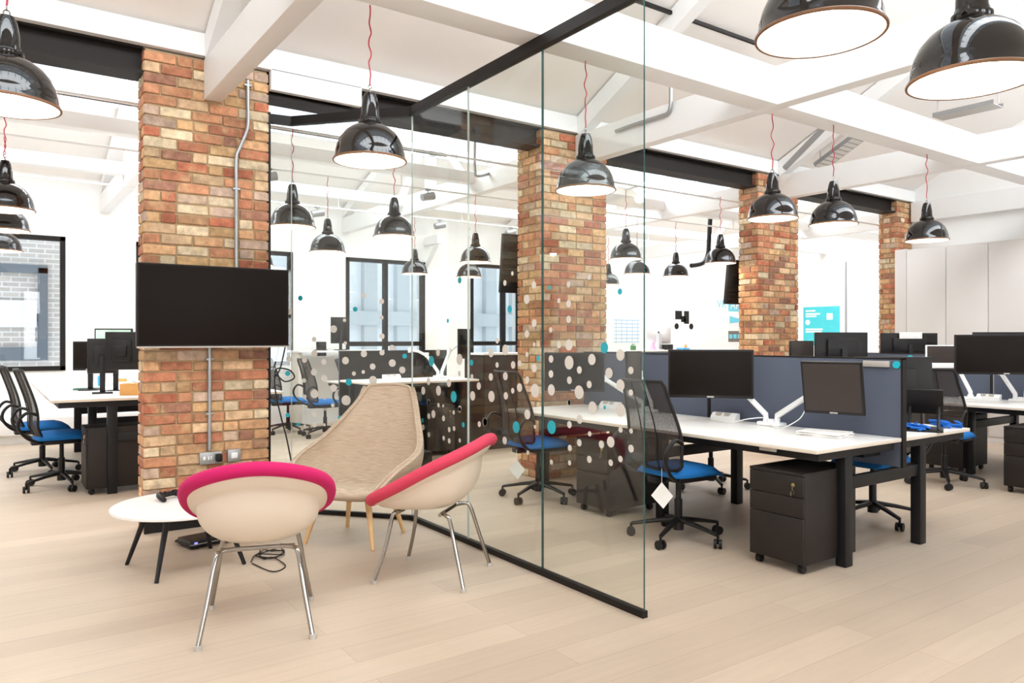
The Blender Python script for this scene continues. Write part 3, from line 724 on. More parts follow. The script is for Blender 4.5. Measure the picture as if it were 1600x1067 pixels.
# ------------------------------------------------------------ task chairs
def make_chair():
    t = thing('office_chair', '', 'office chair', (0, 0, 0), 0, 'mesh-backed office chairs with blue seats')
    b = BM(); cyl(b, (0, 0, .065), (0, 0, .15), .038, 16)
    for k in range(5):
        a = 2*math.pi*k/5+1.08; c, s = math.cos(a), math.sin(a)
        tube(b, [(c*.03, s*.03, .135), (c*.16, s*.16, .118), (c*.325, s*.325, .088)], [.026, .021, .016], 8, flat=.75)
    obj('star_base', b, PLAST, t)
    for k in range(5):
        a = 2*math.pi*k/5+1.08; c, s = math.cos(a), math.sin(a)
        b = BM(); a2 = a+.7+k; wx, wy = math.cos(a2), math.sin(a2)
        for q in (-1, 1): cyl(b, (c*.33+wx*q*.008, s*.33+wy*q*.008, .031), (c*.33+wx*q*.026, s*.33+wy*q*.026, .031), .031, 16)
        cyl(b, (c*.33, s*.33, .03), (c*.33, s*.33, .09), .009, 8); obj('caster', b, PLAST, t)
    b = BM(); cyl(b, (0, 0, .14), (0, 0, .28), .028, 14); cyl(b, (0, 0, .27), (0, 0, .435), .02, 14, r1=.018); obj('gas_lift', b, LEGB, t)
    b = BM(); box(b, (-.17, -.19, .425), (.19, .19, .468), .02); box(b, (-.25, -.05, .415), (-.1, .05, .46), .015); obj('seat_pan', b, PLAST, t)
    def seat(u, v):
        x = -.23+.49*v; s = 2*u-1
        w = .235*(1-.18*(abs(2*v-1)**4)); 
        return x, s*w
    b = BM()
    def top(u, v):
        x, y = seat(u, v); s = abs(2*u-1); e = (1-s**5)*(1-abs(2*v-1)**7)
        return Vector((x, y, .472+.062*e-(.03*max(0, v-.7)/.3)*1.0+.012*s*s*e))
    def bot(u, v):
        x, y = seat(u, v); return Vector((x, y, .470-(.03*max(0, v-.7)/.3)))
    surf(b, top, 14, 14); surf(b, bot, 14, 14); bmesh.ops.remove_doubles(b, verts=b.verts[:], dist=.003)
    obj('seat', b, BLUE, t, sharp=180)
    prof = spline([(-.225, 0, .515), (-.262, 0, .60), (-.262, 0, .70), (-.285, 0, .83), (-.335, 0, .99), (-.38, 0, 1.12)], 4)
    def back(u, v):
        i = v*(len(prof)-1); k = min(int(i), len(prof)-2); c = prof[k].lerp(prof[k+1], i-k)
        s = 2*u-1; w = .225+.045*math.sin(math.pi*min(1, v*1.15+.05))-.01*v
        if v > .93: w -= .02*(v-.93)/.07
        if v < .1: w -= .06*(.1-v)/.1
        return Vector((c.x+.045*s*s, s*w, c.z))
    b = BM(); surf(b, back, 14, 20); obj('backrest', b, MESHF, t, sharp=180)
    b = BM()
    loop = [back(0, k/16) for k in range(17)]+[back(k/10, 1) for k in range(1, 11)]+[back(1, 1-k/16) for k in range(1, 17)]+[back(1-k/10, 0) for k in range(1, 10)]
    tube(b, loop, .0115, 8, closed=True)
    for s in (.36, .64): tube(b, [back(s, k/14)+Vector((-.006, 0, 0)) for k in range(15)], .005, 6)
    obj('back_frame', b, PLAST, t)
    for s in (-1, 1):
        b = BM(); tube(b, spline([back(.5+.5*s, .42), (-.30, s*.285, .74), (-.36, s*.28, .68), (-.365, s*.265, .60), (-.30, s*.235, .51), (-.2, s*.18, .455), (-.12, s*.1, .445)], 6), .014, 10)
        obj('support_loop', b, PLAST, t)
    return t
chair0 = make_chair()
CH = [  # x, y, facing, label
 (3.99, 3.64, -4, 'nearest blue-seated mesh office chair, right behind the end of the glass'),
 (4.0, 5.28, -4, 'blue-seated mesh office chair seen through the glass left of the second pedestal'),
 (.60, 8.28, 3, 'nearer of two blue-seated mesh chairs at the desk left of the television'),
 (.50, 9.3, 3, 'farther of two blue-seated mesh chairs at the desk left of the television'),
 (4.02, 10.4, 0, 'far mesh chair with blue seat and white tag behind the lounge chair'),
 (3.72, 11.12, 5, 'farthest mesh chair, partly behind the tagged one near the window wall'),
 (4.3, 9.7, -30, 'mesh chair whose backrest shows just above the lounge chair'),
 (5.62, 3.14, 180, 'office chair under the far side of the near desk, only its base clear'),
 (5.62, 4.72, 175, 'office chair on the far side of the desk behind the nearest chair'),
 (7.58, 3.52, 5, 'black office chair at the second desk row, right of the desk divider end'),
]
for i, (x, y, a, lab) in enumerate(CH):
    o = chair0 if i == 0 else dup(chair0, (0, 0, 0))
    o.location = (x, y, 0); o.rotation_euler = (0, 0, R(a)); o['label'] = lab
def swing_tag(px, py, d, h, label, hang):
    """white card on a string, hung below the chair's support loop"""
    c = at(px, py, d); t = thing('paper_tag', label, 'tag', tuple(c), -YAW, 'white swing tags on the office chairs')
    b = BM(); n = Vector((0, 1, 0))
    pts = [(0, -.001, h), (h*.86, -.001, -.05*h), (.12*h, -.001, -h), (-h*.8, -.001, .0)]
    A = [b.verts.new(p) for p in pts]; B_ = [b.verts.new((p[0], p[1]+.003, p[2])) for p in pts]
    b.faces.new(A); b.faces.new(B_[::-1])
    for i in range(4): b.faces.new([A[i], B_[i], B_[(i+1) % 4], A[(i+1) % 4]])
    obj('card', b, CARD, t)
    b = BM(); tube(b, [(0, 0, h*.95), (0, 0, h+hang)], .0015, 5); obj('string', b, CARD, t)
swing_tag(1034, 774, 4.98, .088, 'white diamond tag dangling from the nearest office chair', .09)
swing_tag(807, 733, 6.40, .085, 'white tag hanging from the chair seen through the glass', .08)
swing_tag(507, 632, 10.75, .095, 'white diamond tag on the far chair by the window wall', .06)
swing_tag(1430, 712, 5.45, .06, 'white triangle of a tag showing beneath the desk divider end', .05)
# ------------------------------------------------------------ pedestals
def make_ped():
    t = thing('pedestal', '', 'drawer pedestal', (0, 0, 0), 0, 'charcoal drawer pedestals')
    b = BM(); box(b, (.018, -.19, .055), (.56, .19, .60), .004); box(b, (0, -.19, .585), (.56, .19, .603), .003); obj('carcass', b, FURN, t)
    for z0, z1, lock in ((.06, .335, 0), (.339, .455, 0), (.459, .583, 1)):
        b = BM(); box(b, (0, -.188, z0), (.02, .188, z1), .003); d = obj('drawer', b, FURN, t)
        if lock:
            b = BM(); cyl(b, (-.006, -.125, .53), (.004, -.125, .53), .012, 16); obj('lock', b, mat('brass', rgb(215, 190, 130), .3, metal=1), d)
            b = BM(); box(b, (-.012, -.129, .50), (-.006, -.121, .532)); tube(b, spline([(-.01, -.125+.012*math.cos(q), .487+.012*math.sin(q)) for q in [i*math.pi/3 for i in range(6)]], 3, True), .0015, 5, closed=True); box(b, (-.013, -.12, .462), (-.009, -.112, .49)); obj('key', b, CHROME, d)
    for x in (.05, .5):
        for y in (-.15, .15):
            b = BM(); cyl(b, (x, y-.014, .027), (x, y+.014, .027), .027, 14); box(b, (x-.015, y-.018, .03), (x+.015, y+.018, .056), .004); obj('caster', b, PLAST, t)
    return t
ped0 = make_ped()
PD = [(3.95, 2.82, 0, 'charcoal three-drawer pedestal with a key at the near desk end'),
      (3.98, 4.55, 0, 'charcoal pedestal seen through the glass between two office chairs'),
      (7.66, 2.85, 0, 'charcoal pedestal cut off by the right edge of the view'),
      (8.3, 3.86, 0, 'charcoal pedestal under the second desk row beside its black leg'),
      (.74, 7.86, 0, 'charcoal pedestal under the desk left of the television pillar')]
for i, (x, y, a, lab) in enumerate(PD):
    o = ped0 if i == 0 else dup(ped0, (0, 0, 0))
    o.location = (x, y, 0); o.rotation_euler = (0, 0, R(a)); o['label'] = lab
# ------------------------------------------------------------ benches of desks
def bench(label, x0, x1, ys, z, legx, xm, ends=True, group='bench desks'):
    t = thing('bench_desk', label, 'desk', ((x0+x1)/2, ys[0], 0), 0, group); ox, oy = (x0+x1)/2, ys[0]
    P = lambda x, y, zz: (x-ox, y-oy, zz)
    for i in range(len(ys)-1):
        for (a, c) in ((x0, xm-.025), (xm+.025, x1)):
            b = BM(); box(b, P(a, ys[i]+.002, z-.025), P(c, ys[i+1]-.002, z), .004)
            for f in b.faces:
                f.normal_update(); f.material_index = 0 if f.normal.z > .5 else 1
            obj('worktop', b, [DESKW, EDGE], t)
            b = BM(); box(b, P(a+.06, ys[i]+.03, z-.075), P(c-.04, ys[i+1]-.03, z-.026)); obj('steel_frame', b, LEGB, t)
    for k, y in enumerate(ys):
        yy = y+.07 if k == 0 else (y-.07 if k == len(ys)-1 else y)
        for x in legx:
            b = BM(); box(b, P(x-.04, yy-.035, 0), P(x+.04, yy+.035, z-.04), .006); obj('leg', b, LEGB, t)
        b = BM(); box(b, P(legx[0], yy-.02, .47), P(legx[1], yy+.02, .55), .004); obj('crossbar', b, LEGB, t)
    b = BM(); box(b, P(xm-.22, ys[0]+.15, z-.13), P(xm+.22, ys[-1]-.15, z-.105)); obj('cable_tray', b, LEGB, t)
    b = BM(); box(b, P(x0+.03, ys[0]+.30, z-.05), P(x0+.045, ys[0]+.42, z-.028), .002); obj('height_switch', b, GREYP, t)
    return t
bench('white-topped double bench desk with black legs, right of the glass', 3.95, 5.86, [2.54, 4.13, 5.72], .755, (4.345, 5.25), 4.925)
bench('white-topped bench desk at the right edge beyond the near one', 7.95, 9.9, [.5, 2.07, 3.64, 5.2], .755, (8.40, 9.45), 8.93)
bench('white-topped bench desk left of the television pillar by the window',   .47, 2.5, [7.6, 9.2, 10.8], .87, (.95, 2.1), 1.53)
bench('white-topped bench desk across the far room beyond the lounge chair', 4.35, 5.9, [9.05, 10.2, 11.3], .75, (4.75, 5.5), 5.1)
# standing desk facing us beyond the glass corner
sd = thing('standing_desk', 'raised white desk with added dark panels beneath, seen through the glass corner', 'desk', (4.25, 7.78, 0))
b = BM(); box(b, (-.75, 0, .885), (.73, .8, .91), .004)
for f in b.faces:
    f.normal_update(); f.material_index = 0 if f.normal.z > .5 else 1
obj('worktop', b, [DESKW, EDGE], sd)
for x in (-.62, .6):
    b = BM(); box(b, (x-.02, .06, 0), (x+.02, .74, .886), .004); obj('dark_gap_panel', b, LEGB, sd)  # black panels added to darken the bright gap under the desk
b = BM(); box(b, (-.7, .62, .25), (.68, .645, .886)); obj('back_panel', b, LEGB, sd)
for x in (-.42, .05):
    o = dup(ped0, (4.25+x+.19, 7.86, 0), R(90)); o['label'] = ('charcoal pedestal under the raised desk, nearer the lounge chair' if x < 0 else 'charcoal pedestal under the raised desk, nearer the second brick pillar')
b = BM(); box(b, (0, 0, 0), (.34, .42, .16), .01); obj('computer_case', b, PLAST, loc=(3.72, 7.30, 0), tag=('low black box on the floor under the raised desk', 'box'))
# low dark storage beyond pillar 2
st = thing('storage_unit', 'dark low storage unit with white top behind the second brick pillar', 'cabinet', (5.15, 7.95, 0))
b = BM(); box(b, (0, 0, 0), (1.5, .45, 1.2)); obj('carcass', b, FURN, st)
b = BM(); box(b, (-.01, -.02, 1.2), (1.51, .46, 1.222)); obj('top_panel', b, DESKW, st)
for k in range(3):
    b = BM(); box(b, (.01+k*.497, -.018, .03), (.497+k*.497, 0, 1.19), .003); obj('door', b, FURN, st)
# divider screens
def divider(label, lo, hi, m, strip=None):
    c = ((lo[0]+hi[0])/2, (lo[1]+hi[1])/2, lo[2])
    t = thing('desk_divider', label, 'desk divider', c, 0, 'fabric desk divider screens'); L_ = lambda p: tuple(p[i]-c[i] for i in range(3))
    b = BM(); box(b, L_((lo[0], lo[1]+.012, lo[2])), L_((hi[0], hi[1], hi[2]-.008)), .004); obj('panel', b, m, t)
    b = BM(); box(b, L_((lo[0]-.003, lo[1], lo[2])), L_((hi[0]+.003, lo[1]+.014, hi[2]))); box(b, L_((lo[0]-.003, lo[1], hi[2]-.009)), L_((hi[0]+.003, hi[1], hi[2]))); obj('edge_trim', b, BLACKF, t)
    if strip:
        y0, y1, z0, z1, yd, zd, rd = strip
        b = BM(); box(b, L_((lo[0]-.02, y0, z0)), L_((lo[0]-.001, y1, z1)), .003); obj('name_strip', b, GREYP, t)
        b = BM(); p = Vector(L_((lo[0]-.012, yd, zd))); cyl(b, p, p+Vector((.01, 0, 0)), rd, 20); o = obj('teal_disc', b, TEAL, t)
divider('slate grey desk divider with a name strip and teal disc at its near end', (4.905, 2.535, .56), (4.945, 4.12, 1.276), DIV, (2.62, 2.80, 1.215, 1.255, 2.575, 1.232, .024))
divider('slate grey desk divider behind the black monitor seen at the glass edge', (4.905, 4.14, .56), (4.945, 5.72, 1.276), DIV)
divider('slate desk divider of the second row, behind the wide monitor at right', (8.91, 2.09, .6), (8.95, 3.63, 1.235), DIV)
divider('slate desk divider of the second row with a teal disc near the white tablet', (8.91, 3.65, .6), (8.95, 5.19, 1.235), DIV, (4.1, 4.3, 1.17, 1.205, 4.52, 1.185, .03))
divider('slate desk divider along the raised desk beyond the glass corner', (3.50, 8.578, .0), (4.98, 8.622, 1.26), DIV)
divider('dark desk divider across the far bench desk under the tall window', (5.08, 9.06, .6), (5.12, 11.28, 1.16), DIVN)
# ------------------------------------------------------------ monitors and arms
def monitor(px, py, d, w, h, ang, label, stand='arm', face=1, tilt=0.0, roll=0.0, zt=.755, sm=None, extra=None, bez=.014):
    """ang: turn from facing the camera squarely (deg); the screen looks towards us when face=1, its back when -1"""
    c = at(px, py, d)
    rz = -YAW + R(ang) + (0 if face == 1 else math.pi)
    t = thing('monitor', label, 'monitor', tuple(c), rz, 'computer monitors')
    M = Matrix.Rotation(R(tilt), 4, 'X') @ Matrix.Rotation(R(roll), 4, 'Y')
    b = BM(); box(b, (-w/2, -.014, -h/2), (w/2, .014, h/2), .005, M=M); box(b, (-w*.3, .012, -h*.3), (w*.3, .038, h*.3), .012, M=M); obj('casing', b, PLAST, t)
    b = BM(); box(b, (-w/2+bez, -.016, -h/2+bez*1.6), (w/2-bez, -.013, h/2-bez), .001, M=M); obj('screen', b, sm or SCREEN, t)
    b = BM(); box(b, (-.025, -.0165, -h/2+.006), (.025, -.013, -h/2+.016), M=M); obj('badge', b, GREYP, t)
    if stand == 'foot':
        L = c.z-zt
        b = BM(); box(b, (-.024, .03, -L+.01), (.024, .055, 0), .004); box(b, (-.09, -.05, -L), (.09, .10, -L+.014), .006); obj('stand', b, PLAST, t)
    elif stand == 'mount':
        b = BM(); box(b, (-.05, .035, -.05), (.05, .09, .05), .004); obj('mount_plate', b, PLAST, t)
    return t, c
def arm(base, targets, label, m=None, grp='white monitor arms', z0=.755):
    m = m or ARMW
    t = thing('monitor_support', label, 'monitor arm', (base[0], base[1], z0), 0, grp)
    o = Vector((base[0], base[1], z0))
    b = BM(); box(b, (-.05, -.10, 0), (.05, .10, .03), .01); cyl(b, (0, 0, .03), (0, 0, .05), .03, 14); obj('base_clamp', b, m, t)
    for k, tg in enumerate(targets):
        q = Vector(tg)-o; sgn = (-1 if k == 0 else 1)
        st_ = Vector((0, -.05*sgn*(1 if len(targets) > 1 else 0), .03))
        el = Vector((q.x*.35-.03, q.y*.62, max(.14, q.z*.80)))
        b = BM(); tube(b, [st_, st_+Vector((0, 0, .05)), el], [.022, .022, .020], 10); tube(b, [el+Vector((0, 0, -.02)), el+Vector((0, 0, .04))], .026, 12); obj('lower_arm', b, m, t)
        b = BM(); tube(b, [el, el.lerp(q, .5)+Vector((0, 0, .02)), q], [.018, .016, .014], 10); cyl(b, q+Vector((0, 0, -.03)), q+Vector((0, 0, .03)), .02, 10); obj('upper_arm', b, m, t)
    return t
def behind(c, ang, k=.045): # point just behind a monitor's back
    a = -YAW+R(ang); return c+Vector((-math.sin(a), math.cos(a), 0))*k
t, m1 = monitor(1110, 584, 5.72, .63, .37, -14, 'black monitor on a white arm behind the nearest office chair', 'mount', sm=SCREEN)
t, m2 = monitor(1301, 606, 5.0, .395, .36, -42, 'tilted black monitor with a grey screen at the near desk end', 'mount', tilt=12, roll=0, sm=SCREEN2)
arm((4.80, 3.46), [behind(m1, -14), behind(m2, -42, .07)], 'white twin monitor arm with its base between the two near monitors')
t, m3 = monitor(897, 581, 6.95, .57, .36, -20, 'black monitor seen through the glass near the second brick pillar', 'mount')
t, m4 = monitor(990, 572, 6.5, .14, .26, -10, 'narrow upright screen seen through the glass right of the black monitor', 'mount', sm=SCREEN2)
arm((4.80, 4.75), [behind(m3, -20), behind(m4, -10)], 'white monitor arm on the near desk seen through the glass')
t, m5 = monitor(1395, 600, 5.5, .54, .40, -6, 'black monitor edge just right of the desk divider end', 'foot', face=-1)
t, m6 = monitor(1314, 545, 5.9, .44, .26, 8, 'back of a black monitor above the divider, between the brick pillars', 'foot', face=-1)
t, m6 = monitor(1252, 546, 6.05, .20, .14, 6, 'small silver-edged screen left of the black monitor back', 'foot', face=1, sm=SCREEN2, bez=.008)
t, m7 = monitor(1420, 538, 9.3, .70, .28, 0, 'back of a dark monitor with a white strip below the storage cupboards', 'foot', face=-1)
b = BM(); box(b, (-.14, -.004, -.04), (.14, .004, .04), .002)
obj('white_strip', b, CARD, t, loc=(0, .045, .11))
t, m8 = monitor(1572, 554, 7.4, .92, .395, -14, 'wide black monitor on a white arm at the right edge', 'mount')
t, m9 = monitor(1568, 537, 8.7, .66, .27, -10, 'top edge of a monitor behind the wide one at the right edge', 'foot', face=-1)
arm((8.72, 3.30), [at(1535, 572, 7.6), at(1612, 576, 7.47)], 'white V-shaped monitor arm on the second desk row')
t, mt = monitor(1471, 557, 8.3, .33, .255, -8, 'white-framed tablet screen on an arm left of the wide monitor', 'mount', sm=SCREEN2, bez=.012)
for ch in kids(t):
    if ch.name.startswith('casing'): ch.data.materials[0] = WHITEP
b = BM(); box(b, (-.16, -.018, -.125), (.16, -.012, -.07), .002); obj('lower_bezel', b, WHITEP, t)
arm((8.65, 3.75), [at(1500, 568, 8.38)], 'white arm carrying the tablet screen on the second desk row')
# left desk monitors
t, a1 = monitor(139, 556, 7.75, .30, .30, 10, 'leftmost small black monitor on the desk by the left window', 'foot', zt=.87)
t, a1 = monitor(160, 556, 7.35, .26, .34, 30, 'black monitor back second from the left on the desk by the window', 'foot', face=-1, zt=.87)
LEAF = mat('landscape_wallpaper', rgb(176, 206, 186), .3, var=.5, scale=9, emit=rgb(176, 206, 186), estr=.35)
t, a1 = monitor(178, 541, 7.6, .37, .36, 4, 'lit monitor showing a pale green landscape left of the television', 'foot', zt=.87, sm=LEAF)
t, a2 = monitor(191, 548, 7.15, .29, .36, 16, 'black monitor back with a white arm half hidden by the television pillar', 'mount', face=-1)
arm((1.36, 7.95), [behind(a2, 16, .05)], 'white monitor arm behind the television pillar on the left desk', z0=.87)
# far desks monitors
t, q = monitor(725, 537, 9.3, .23, .37, 55, 'dark upright monitor seen edge on above the raised desk', 'mount', face=-1)
arm((4.72, 8.30), [at(640, 547, 9.3), behind(q, 55, 0)], 'white twin monitor arm on the raised desk beyond the glass', z0=.91)
t, q = monitor(531, 516, 12.25, .30, .43, 30, 'black monitor back standing on a white shelf by the far wall', 'foot', face=-1, zt=1.22)
t, q = monitor(502, 545, 12.1, .16, .23, 0, 'small black monitor edge left of the far monitor back', 'foot', face=-1, zt=1.22)
t, q = monitor(580, 566, 10.9, .40, .28, 15, 'black monitor on the far bench desk in front of the window', 'foot', zt=.75, face=-1)
# televisions mounted behind the pillars
for lab, xc, zc, w, h in (('black television mounted behind the second brick pillar, its back showing at left', 4.62, 2.2, .36, .62), ('black television mounted behind the third brick pillar, its back showing at left', 8.10, 2.15, .36, .58)):
    yb = YF+(.42 if xc < 6 else .30)
    t = thing('television', lab, 'television', (xc, yb+.14, zc), R(-8))
    M = Matrix.Rotation(R(7), 4, 'X')
    b = BM(); box(b, (-w/2, -.02, -h/2), (w/2, .03, h/2), .006, M=M); obj('casing', b, PLAST, t)
    b = BM()
    for k in range(9): box(b, (-w/2+.02, -.026, -h/2+.05+k*.06), (w/2-.12, -.018, -h/2+.075+k*.06), .002, M=M)
    obj('vent_pattern', b, STEEL, t)
    b = BM(); box(b, (.04, -.105, -.06), (.14, -.015, .06)); obj('bracket', b, STEEL, t)
# ------------------------------------------------------------ small things on the desks
def socket_block(p, rz, label, z=.755, cable=None):
    t = thing('desk_socket', label, 'desk socket', (p[0], p[1], z), rz, 'desktop power sockets')
    b = BM(); prism(b, [(-.035, 0), (.035, 0), (.035, .03), (.0, .062), (-.035, .062)], -.11, .11, M=Matrix(((0, 0, 1, 0), (-1, 0, 0, 0), (0, 1, 0, 0), (0, 0, 0, 1))))
    obj('casing', b, WHITEP, t, sharp=20)
    b = BM()
    for x in (-.045, .03): box(b, (x-.022, -.03, .04), (x+.022, .012, .0655), .004)
    obj('socket_insert', b, GREYP, t)
b_ = Vector((4.80, 4.02))
socket_block((4.80, 3.89), R(-90)+R(8), 'white desktop power socket below the black monitor behind the nearest chair')
socket_block((4.78, 5.2), R(-85), 'grey desktop power socket seen through the glass near the second pillar')
socket_block((8.72, 3.60), R(-85), 'white desktop power socket below the white tablet screen')
socket_block((4.05, 8.3), R(0), 'white desktop power socket on the raised desk beyond the glass', z=.91)
def cable(pts, m, label, r=.004):
    b = BM(); tube(b, spline(pts, 6), r, 6); obj('cable', b, m, tag=(label, 'cable'))
cable([(4.74, 3.97, .761), (4.70, 3.75, .762), (4.72, 3.6, .80), (4.80, 3.5, .81), (4.74, 3.42, .77), (4.7, 3.3, .762), (4.72, 3.18, .83), (4.74, 3.14, .90)], ARMW, 'white cable looping around the base of the near twin monitor arm')
pp = thing('paper_stack', 'small stack of white papers at the near desk end by the divider', 'papers', (4.60, 2.90, .755), R(12))
for k in range(5):
    b = BM(); a = R(random.uniform(-14, 14)); M = Matrix.Rotation(a, 4, 'Z'); box(b, (-.105, -.148, .001+k*.006), (.105, .148, .0065+k*.006), .001, M=M); obj('sheet', b, CARD, pp)
for k, (cx, cy, lab) in enumerate(((5.34, 2.68, 'blue lanyard cloth heap left of the laptop stand'), (5.74, 2.66, 'blue lanyard cloth heap at the desk corner behind the divider'))):
    rnd = random.Random(k); b = BM(); pts = []
    for i in range(26):
        pts.append((cx+rnd.uniform(-.08, .08), cy+rnd.uniform(-.09, .09), .762+rnd.uniform(0, .045)))
    tube(b, spline(pts, 4), .011, 6, flat=.5); obj('lanyard', b, BLUEC, tag=(lab, 'lanyard', 'blue lanyards'))
ls = thing('laptop_stand', 'black folding laptop stand behind the end of the desk divider', 'laptop stand', (5.45, 2.67, .755), R(25))
b = BM(); box(b, (-.13, -.12, 0), (.13, .12, .016), .005); obj('base', b, PLAST, ls)
b = BM()
for s in (-1, 1): tube(b, spline([(-.1, s*.09, .016), (.0, s*.09, .09), (.06, s*.09, .16)], 4), .011, 8)
obj('arms', b, PLAST, ls)
b = BM(); M = Matrix.Translation((.06, 0, .20)) @ Matrix.Rotation(R(62), 4, 'Y'); box(b, (-.10, -.12, -.008), (.10, .12, .008), .004, M=M); obj('tray', b, PLAST, ls)
# left desk clutter
def lump(name, px, py, z, size, m, label, cat, rz=0.0, bv=.01):
    c = onZ(px, py, z); b = BM(); box(b, (-size[0]/2, -size[1]/2, 0), (size[0]/2, size[1]/2, size[2]), bv); return obj(name, b, m, loc=(c.x, c.y, z), rz=rz, tag=(label, cat))
lump('cardboard_box', 207, 617 , .87, (.17, .17, .11), CARTON, 'small cardboard box on the desk end touching the television pillar', 'box', R(-30), .004)
lump('book', 135, 609 , .87, (.22, .15, .02), mat('dark_green_cover', rgb(60, 100, 80), .6), 'thin green book lying on the left desk below the monitors', 'book', R(-20), .003)
lump('paper_pile', 170, 612 , .87, (.21, .30, .008), CARD, 'loose white papers on the left desk beside the cardboard box', 'papers', R(30), .001)
c = onZ(158, 603, .87); b = BM(); lathe(b, [(0, 0), (.035, 0), (.037, .01), (.037, .1), (.03, .115), (.014, .125), (.014, .14), (0, .14)], 20); obj('bottle', b, BLUEB, loc=tuple(c), tag=('small pale blue bottle below the monitors on the left desk', 'bottle'))
pb = lump('tissue_box', 187, 600 , .87, (.24, .13, .09), WHITEP, 'white tissue box with brown print on the left desk', 'box', R(-25), .012)
b = BM(); box(b, (-.02, -.068, .03), (.1, -.0655, .07)); obj('print', b, CARTON, pb)
# far counter with stationery between pillars 2 and 3
ct = thing('side_counter', 'grey counter with stationery along the far room right of the glass', 'counter', (8.2, 8.55, 0))
b = BM(); box(b, (0, 0, 0), (2.6, .7, 1.20), .004); obj('carcass', b, DIV, ct)
b = BM(); box(b, (-.01, -.01, 1.2), (2.61, .71, 1.225), .003); obj('worktop', b, DESKW, ct)
def on_counter(px, y): return onY(px, 530, y)
im = thing('desktop_computer', 'white all-in-one computer seen from behind right of the glass edge', 'computer', tuple(Vector((onY(1029, 520, 8.8).x, 8.8, 1.225))), -YAW+R(-8)+math.pi)
b = BM(); box(b, (-.20, -.012, .10), (.20, .012, .40), .01); obj('casing', b, ALU, im)
b = BM(); tube(b, [(0, .02, .26), (0, .07, .1), (0, .06, .01)], [.05, .05, .06], 4); box(b, (-.09, -.05, 0), (.09, .1, .01), .004); obj('stand', b, ALU, im)
b = BM(); cyl(b, (0.0, .012, .29), (0, .014, .29), .016, 16); obj('rear_mark', b, PLAST, im)
for px, m, h, w, lab, nm, cat in ((990, GREEN, .10, .09, 'green bottle on the far counter behind the glass edge', 'bottle', 'bottle'), (1021, PINKW, .13, .05, 'pink paper cone on the far counter below the white computer', 'paper_cone', 'paper'), (1043, PLAST, .09, .12, 'black box on the far counter beside the pink paper', 'box', 'box'), (1068, BLUEB, .03, .16, 'blue folder lying on the far counter above the monitor', 'folder', 'folder'), (1072, CARTON, .09, .05, 'small orange cup on the far counter below the camera drawing', 'cup', 'cup')):
    p = onY(px, 530, 8.65); b = BM()
    if cat in ('bottle', 'cup'): lathe(b, [(0, 0), (w*.5, 0), (w*.5, h*.7), (w*.25, h*.9), (w*.25, h), (0, h)], 16)
    elif cat == 'paper': lathe(b, [(0, 0), (w, 0), (w*.35, h), (0, h)], 16)
    else: box(b, (-w/2, -.08, 0), (w/2, .08, h), .006)
    obj(nm, b, m, loc=(p.x, 8.66, 1.225), tag=(lab, cat))
# far white cupboard and shelf by the window wall
fc = thing('low_cupboard', 'low white cupboard along the far wall below the window', 'cupboard', (3.15, 11.5, 0))
b = BM(); box(b, (-.9, 0, .08), (.3, .55, .95), .004); obj('carcass', b, WHITEP, fc)
b = BM(); box(b, (-.9, .02, 0), (.3, .5, .08)); obj('plinth', b, BLACKF, fc)
for k in range(3):
    b = BM(); box(b, (-.895+k*.4, -.018, .09), (-.5+k*.4, 0, .94), .003); obj('door', b, WHITEP, fc)
sh = thing('raised_shelf', 'white raised shelf with monitors standing on it by the far wall', 'shelf', (4.95, 11.62, 0))
b = BM(); box(b, (-.95, -.2, 1.19), (.5, .4, 1.22), .003); obj('shelf_board', b, DESKW, sh)
for x in (-.9, .45):
    b = BM(); box(b, (x-.03, -.1, 0), (x+.03, .3, 1.19)); obj('upright', b, EDGE, sh)
# heater along the far wall, left
ht = thing('radiator', 'long low pale radiator along the wall under the left window', 'radiator', (-.8, YW-.16, 0))
b = BM(); box(b, (-2.5, 0, .12), (2.9, .1, .34), .01); obj('panel', b, CABN, ht)
for x in (-2, 0, 2.4):
    b = BM(); box(b, (x-.03, .02, 0), (x+.03, .08, .13)); obj('foot', b, CABN, ht)
# ------------------------------------------------------------ wall graphics
def sheet(name, x0, x1, z0, z1, m, label, cat, y=YW, extra=None):
    b = BM(); box(b, (x0, y-.006, z0), (x1, y, z1)); o = obj(name, b, m, tag=(label, cat))
    return o
def text(s, size, loc, rot, m, parent, name='lettering', ext=.001):
    cu = bpy.data.curves.new(name, 'FONT'); cu.body = s; cu.size = size; cu.extrude = ext; cu.align_x = 'CENTER'; cu.align_y = 'CENTER'
    tmp = bpy.data.objects.new('tmp', cu); me = bpy.data.meshes.new_from_object(tmp); bpy.data.objects.remove(tmp); bpy.data.curves.remove(cu)
    me.materials.append(m); o = bpy.data.objects.new(name, me); COL.objects.link(o); o.location = loc; o.rotation_euler = rot; o.parent = parent
    return o
p0, p1 = onY(1117, 466, YW), onY(1137, 485, YW)
s1 = sheet('wall_print', p0.x, p1.x, p1.z-.05, p0.z+.02, CARD, 'white print with large blue letters VR on the far wall', 'print')
text('VR', .27, ((p0.x+p1.x)/2, YW-.008, (p0.z+p1.z)/2), (R(90), 0, 0), CYANP, s1)
p2, p3 = onY(1138, 467, YW), onY(1159, 487, YW)
s2 = sheet('wall_print', p2.x, p3.x, p3.z, p2.z, CYANP, 'pale blue print beside the VR letters by the third pillar', 'print')
text('AR', .3, ((p2.x+p3.x)/2, YW-.008, (p2.z+p3.z)/2), (R(90), 0, 0), CARD, s2)
p2, p3 = onY(1138, 491, YW), onY(1158, 508, YW)
s3 = sheet('wall_print', p2.x, p3.x, p3.z, p2.z, CARD, 'print of a pale blue pennant shape below the letter prints', 'print')
